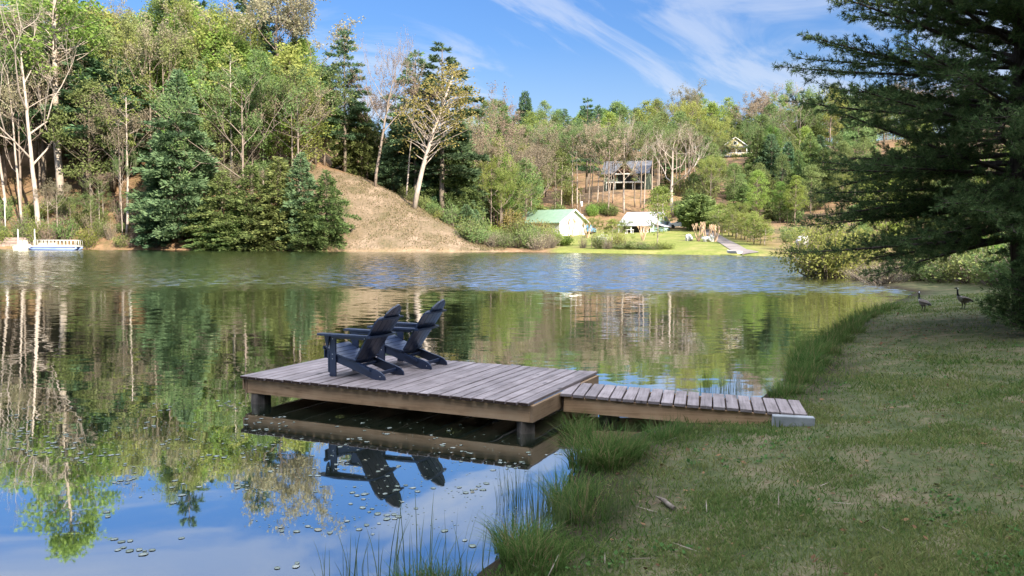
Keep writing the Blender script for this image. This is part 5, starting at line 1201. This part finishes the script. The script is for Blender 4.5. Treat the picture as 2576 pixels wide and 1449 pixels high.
CL = {'big': clump(1, 430, .62, .28, .8, .0095).mesh('tall_grass', [M['tallgrass']]), 'mid': clump(2, 270, .42, .26, .65, .009).mesh('tall_grass', [M['tallgrass']]), 'low': clump(3, 260, .24, .25, .7, .007).mesh('tall_grass', [M['tallgrass']]),
      'rush': clump(4, 60, .62, .28, .16, .0065).mesh('rush_clump', [M['reed']]), 'reed': clump(5, 13, .62, .30, .34, .007).mesh('rush_clump', [M['reed']])}
def put(kind, px, py, s, label, group=None, zz=None):
    q = ground_px(px, py) if zz is None else at_z(px, py, zz); q.z = max(tz(q.x, q.y), -.05) if zz is None else zz
    o = link('grass_clump' if kind in ('big', 'mid', 'low') else 'rush_clump', CL[kind], None, q, (0, 0, pr.random()*6.28), (s*1.05, s*1.05, s))
    return tag(o, label, 'grass clump' if kind in ('big', 'mid', 'low') else 'rushes', group)
put('big', 1492, 1172, .80, 'tallest bushy green grass clump at the water in front of the walkway')
put('big', 1560, 1155, .68, 'bushy grass clump between the tallest clump and the walkway')
put('big', 1530, 1178, .62, 'bushy grass clump on the bank side of the tallest clump')
put('big', 1450, 1165, .55, 'shorter grass clump at the lake side of the tallest clump')
put('mid', 1605, 1132, .42, 'grass clump at the foot of the walkway posts')
put('mid', 1665, 1102, .62, 'grass clump under the front edge of the walkway')
put('mid', 1715, 1088, .40, 'small grass clump in front of the middle of the walkway')
put('rush', 1695, 1090, .42, 'dark rushes standing before the front edge of the walkway')
put('low', 1780, 1082, .42, 'low weeds at the shore end of the walkway front')
put('low', 1860, 1086, .5, 'low weeds just left of the concrete beam')
put('big', 1432, 1275, .62, 'grass clump leaning over the water below the tallest clump')
put('mid', 1462, 1300, .8, 'grass clump on the bank below the tallest clump', )
put('rush', 1520, 1320, .5, 'upright dark rushes on the bank left of the fallen stick'); put('rush', 1560, 1290, .46, 'upright dark rushes nearest the fallen stick')
put('rush', 1490, 1250, .45, 'upright dark rushes just below the tallest grass clump'); put('rush', 1585, 1235, .36, 'short dark rushes beside the bushy clumps')
put('big', 1318, 1405, .55, 'grass clump at the water near the bottom of the shore'); put('mid', 1345, 1430, .7, 'grass clump on the lowest part of the shore in view')
put('mid', 1300, 1378, .6, 'thin grass at the water edge left of the lowest clump'); put('rush', 1352, 1350, .8, 'tall dark rushes in the water at the bottom shore'); put('rush', 1400, 1330, .7, 'tall dark rushes beside the lower grass clumps'); put('rush', 1310, 1360, .7, 'thin dark rushes farthest out at the bottom shore')
for px, s in ((868, .7), (950, .9), (1050, 1.0), (1100, .95), (1160, .8), (1215, .85)):
    put('reed', px, 1475, s, 'sparse thin reeds rising from the water at the bottom edge', 'reeds at the bottom edge', -.02)
for px, s in ((1045, .55), (1130, .5), (1095, .4)): put('mid', px, 1490, s, 'grass tips at the bottom edge among the reeds', 'grass tips at the bottom edge', -.02)
for k, (px, py, kind, s) in enumerate(((1962, 996, 'mid', .62), (1990, 990, 'mid', .6), (2010, 965, 'mid', .8), (2016, 945, 'big', .75), (2024, 925, 'big', .8), (2030, 905, 'big', .75), (2045, 890, 'mid', .9), (2062, 880, 'mid', .9), (2080, 868, 'mid', .95), (2098, 852, 'mid', .9), (2112, 842, 'mid', .9), (2128, 830, 'mid', .9), (2145, 820, 'mid', 1.0), (2160, 810, 'mid', .9), (2178, 800, 'mid', 1.0), (2195, 792, 'mid', .9), (2215, 785, 'mid', .9), (2240, 778, 'mid', .9), (2040, 940, 'mid', .7), (2060, 920, 'mid', .7), (2090, 890, 'mid', .7), (2120, 860, 'mid', .8), (2150, 838, 'mid', .8))):
    put(kind, px, py, s, 'tall dark green grass along the bank behind the walkway', 'shore grass behind the walkway')
for px, s in ((1790, .6), (1830, .55), (1868, .5)): put('rush', px, 990, s, 'thin rushes in the water behind the walkway', 'rushes behind the walkway', -.05)

# fallen stick
q = ground_px(1676, 1275); g = Geo(); tube(g, [(-.02, .13, .02), (0, .06, .022), (.01, -.03, .02), (.03, -.13, .02)], [.013, .018, .019, .017], 8); tube(g, [(-.01, .09, .02), (-.055, .12, .04)], [.01, .006], 6)
tag(part('stick', g, M['bark'], None, loc=(q.x, q.y, tz(q.x, q.y) + .005), rot=(0, 0, R(4))), 'broken grey stick lying on the grass near the shore', 'stick')

# ------------------------------------------------------------------ lily pads
m, n, l, out = newmat('lily pad'); b = pbsdf(n, l, out, .25, .8); M['pad'] = m
oi = N(n, 'ShaderNodeObjectInfo'); r = ramp(n, [(0, (.14, .17, .12)), (.6, (.22, .25, .21)), (.9, (.31, .33, .29)), (1, (.24, .20, .09))]); l.new(oi.outputs['Random'], r.inputs[0]); l.new(r.outputs[0], b.inputs['Base Color'])
PADS = []
for s_ in range(4):
    rng = np.random.default_rng(60 + s_); k = 16; a = np.linspace(.12*(s_ % 2), 6.283 - .12*(s_ % 2), k, endpoint=False); rr = 1 + rng.normal(0, .04, k)
    rim = np.c_[np.cos(a)*rr*1.15, np.sin(a)*rr*.92, rng.normal(.05, .03, k)]; inn = np.c_[np.cos(a)*.5, np.sin(a)*.42, np.full(k, .03)]
    g = Geo(); V = np.concatenate([[[0, 0, .02]], inn, rim, rim*[.98, .98, 1] - [0, 0, .045]]); i = np.arange(k); j = (i + 1) % k
    g.add(V, np.stack([1 + i, 1 + k + i, 1 + k + j, 1 + j], 1), 0, None, True); g.F.append(np.stack([np.zeros(k, int), 1 + i, 1 + j], 1)); g.M.append(np.zeros(k, int)); g.Sm.append(np.full(k, True))
    g.F.append(np.stack([1 + k + i, 1 + 2*k + i, 1 + 2*k + j, 1 + k + j], 1)); g.M.append(np.zeros(k, int)); g.Sm.append(np.full(k, True))
    PADS.append(g.mesh('lily_pad', [M['pad']]))
prp = random.Random(77); placed = []
def in_dock(x, y):
    v_ = Vector((x, y, 0)) - Vector((A.x, A.y, 0)); return False
groups = (  # x range, y range, count, how closely they bunch
    ((0, 330), (1035, 1150), 60, 'pale lily pad in the scatter at the far left of the pond', 'lily pads at the left'), ((330, 620), (1010, 1130), 32, 'pale lily pad in the scatter left of the dock', 'lily pads left of the dock'),
    ((640, 960), (1040, 1175), 58, 'pale lily pad by the front of the dock in its dark reflection', 'lily pads in the dock reflection'), ((960, 1400), (1075, 1185), 40, 'pale lily pad under the right half of the dock front', 'lily pads at the right of the dock front'),
    ((60, 620), (1130, 1260), 38, 'lily pad among the tree reflections below the left scatter', 'lily pads in the tree reflections'), ((760, 1230), (1180, 1310), 40, 'lily pad around the reflected chairs', 'lily pads round the chair reflections'), ((120, 1240), (1270, 1445), 30, 'dull lily pad in the blue sky reflection near the bottom', 'lily pads near the bottom'))
for (xa, xb), (ya, yb), cnt, lb, grp in groups:
    k = 0; seeds = [(prp.uniform(xa, xb), prp.uniform(ya, yb)) for _ in range(max(4, cnt//4))]
    while k < cnt:
        sx_, sy_ = prp.choice(seeds); px, py = sx_ + prp.gauss(0, 22), sy_ + prp.gauss(0, 8)
        if px < -20: continue
        p = at_z(px, py, .0); sz = prp.uniform(.013, .029)
        if any((p.x - a_)**2 + (p.y - b_)**2 < (1.05*(sz + c_))**2 for a_, b_, c_ in placed) and prp.random() < .97: 
            seeds.append((prp.uniform(xa, xb), prp.uniform(ya, yb))); continue
        if shore_sd(np.array([p.x]), np.array([p.y]))[0] > -.15: seeds.append((prp.uniform(xa, xb), prp.uniform(ya, yb))); continue
        placed.append((p.x, p.y, sz)); o = link('lily_pad', PADS[k % 4], None, (p.x, p.y, .003), (0, 0, prp.random()*6.28), (sz, sz, sz)); tag(o, lb, 'lily pad', grp); k += 1
for px, py, lb in ((1138, 1084, 'yellow flowering water plant floating under the dock front, nearer its right post'), (855, 1048, 'small yellow water plant floating under the left half of the dock')):
    p = at_z(px, py, 0); g = clump(9, 60, .05, .09, 1.2, .012, 4); tag(part('water_plant', g, M['lime'], None, loc=(p.x, p.y, .012), scale=(1, 1, 1) if px > 1000 else (.6, .6, .7)), lb, 'water plant')

# ------------------------------------------------------------------ geese
M['gblack'] = noisy('black plumage', (.012, .012, .013), (.03, .03, .03), 20, .6, .2)
M['gbody'] = noisy('barred brown grey plumage', (.10, .08, .065), (.21, .18, .15), 14, .8, .1, .2, (3, 1, 1))
M['gbreast'] = noisy('pale grey breast', (.26, .24, .22), (.38, .36, .33), 14, .8, .1)
M['gwhite'] = noisy('white cheek', (.68, .68, .66), (.78, .78, .76), 14, .8, .1)
def goose(loc, rz, label, head_yaw):
    """standing, faces local +x; metres: back at .42, head at .75"""
    bm = bpy.data.meshes.new('skel'); vs = [(-.05, 0, .33), (-.20, 0, .31), (-.33, 0, .285), (-.43, 0, .26), (.08, 0, .37), (.17, 0, .42), (.205, 0, .50), (.215, 0, .59), (.22, 0, .665), (.232, 0, .715)]
    rad = [.115, .098, .055, .018, .108, .070, .038, .029, .027, .033]
    hx, hy = math.cos(head_yaw), math.sin(head_yaw); vs += [(.232 + .045*hx, .045*hy, .718), (.232 + .105*hx, .105*hy, .700)]; rad += [.026, .009]
    ed = [(0, 1), (1, 2), (2, 3), (0, 4), (4, 5), (5, 6), (6, 7), (7, 8), (8, 9), (9, 10), (10, 11)]
    for s in (-1, 1):
        b0 = len(vs); vs += [(-.03, s*.055, .235), (-.05, s*.058, .13), (-.025, s*.06, .018), (.04, s*.064, .010)]; rad += [.040, .014, .012, .014]; ed += [(0, b0), (b0, b0 + 1), (b0 + 1, b0 + 2), (b0 + 2, b0 + 3)]
    bm.from_pydata(vs, ed, []); o = bpy.data.objects.new('skel', bm); COL.objects.link(o)
    sk = o.modifiers.new('s', 'SKIN'); bm.skin_vertices[0].data[0].use_root = True
    for k, r_ in enumerate(rad): bm.skin_vertices[0].data[k].radius = (r_, r_)
    o.modifiers.new('u', 'SUBSURF').levels = 2
    dg = bpy.context.evaluated_depsgraph_get(); me = bpy.data.meshes.new_from_object(o.evaluated_get(dg)); bpy.data.objects.remove(o); bpy.data.meshes.remove(bm)
    me.name = 'goose'; me.materials.clear()
    for k in ('gbody', 'gblack', 'gbreast', 'gwhite'): me.materials.append(M[k])
    hc = Vector((.232, 0, .715))
    for p in me.polygons:
        c = p.center; hd = Vector((hx, hy, 0)); f = (c - hc).dot(hd); p.use_smooth = True; p.material_index = 0
        if c.z > .455: p.material_index = 1
        elif c.x > .10: p.material_index = 2
        if c.z < .16: p.material_index = 1
        if c.x < -.30 and c.z > .2: p.material_index = 1
        if -.30 < c.x < -.22 and c.z < .27: p.material_index = 3
        if c.z > .672 and -.022 < f < .022 and abs((c - hc).dot(Vector((-hy, hx, 0)))) > .012 and c.z < .728: p.material_index = 3
    e_ = bpy.data.objects.new('goose', me); COL.objects.link(e_); e_.location = loc; e_.rotation_euler = (0, 0, rz)
    g = Geo()
    for s in (-1, 1):
        P = np.array([(.10, s*.088, .39), (.02, s*.118, .385), (-.12, s*.108, .36), (-.26, s*.06, .325), (-.40, s*.02, .285)]); tube(g, P, [.012, .042, .045, .028, .006], 8)
    part('wing', g, M['gbody'], e_)
    return tag(e_, label, 'goose')
for px, py, tall, rz, yaw, lb in ((2321, 783, 733, R(105), R(-75), 'goose seen from behind with its head turned right, nearer the water'), (2421, 778, 722, R(192), R(-8), 'goose standing in profile facing left beside the pine')):
    q = ground_px(px, py, 8, 60); t = at_Y(px, tall, q.y); s_ = (t.z - q.z)/.75; ob = goose((q.x, q.y, tz(q.x, q.y)), rz, lb, yaw); ob.scale = (s_, s_, s_); print('goose', q, s_)
# ------------------------------------------------------------------ loose cover: weeds on the bare slope, flecks on the pond
rs = np.random.default_rng(44); n_ = 26000; x = rs.uniform(-33, -1, n_); y = rs.uniform(112, 136, n_); sdv = shore_sd(x, y); z = terrain(x, y); crest_ = np.interp(x, CAPX, CAPZ)
k_ = (sdv > .4) & (z < crest_ + 1.0) & (rs.random(n_) < .15 + .85*sstep(.40, .62, fbm(x*.35, y*.5, 71, 4))); x, y, z = x[k_], y[k_], z[k_]; m_ = len(x)
g = Geo(); leaves(g, np.c_[x, y, z - .02], np.c_[rs.normal(0, .6, (m_, 2)), np.ones(m_)*.8], rs.uniform(.10, .38, m_), rs.uniform(.05, .14, m_), rs)
tag(part('slope_weeds', g, leafmat('dry slope weeds', (.10, .11, .04), (.30, .22, .14), .3, 0, 0)), 'thin dry weeds on the bare slope across the lake', 'weeds', None, 'stuff')
n_ = 1500; P_ = []
while len(P_) < n_:
    px, py = (rs.uniform(-10, 660), rs.normal(1120, 60)) if rs.random() < .7 else (rs.uniform(640, 1330), rs.uniform(1050, 1330))
    if not 1000 < py < 1440: continue
    p = at_z(px, py, .0)
    P_.append((p.x, p.y, .0025))
P_ = np.array(P_); P_ = P_[shore_sd(P_[:, 0], P_[:, 1]) < -.1]; m_ = len(P_); g = Geo(); up_ = np.c_[rs.normal(0, .05, (m_, 2)), np.ones(m_)]
leaves(g, P_, np.c_[rs.normal(size=(m_, 2)), np.zeros(m_)], rs.uniform(.010, .030, m_), rs.uniform(.008, .02, m_), rs, 0, None, up_)
tag(part('pond_flecks', g, M['pad']), 'tiny leaf flecks and petals floating on the calm water', 'floating debris', None, 'stuff')
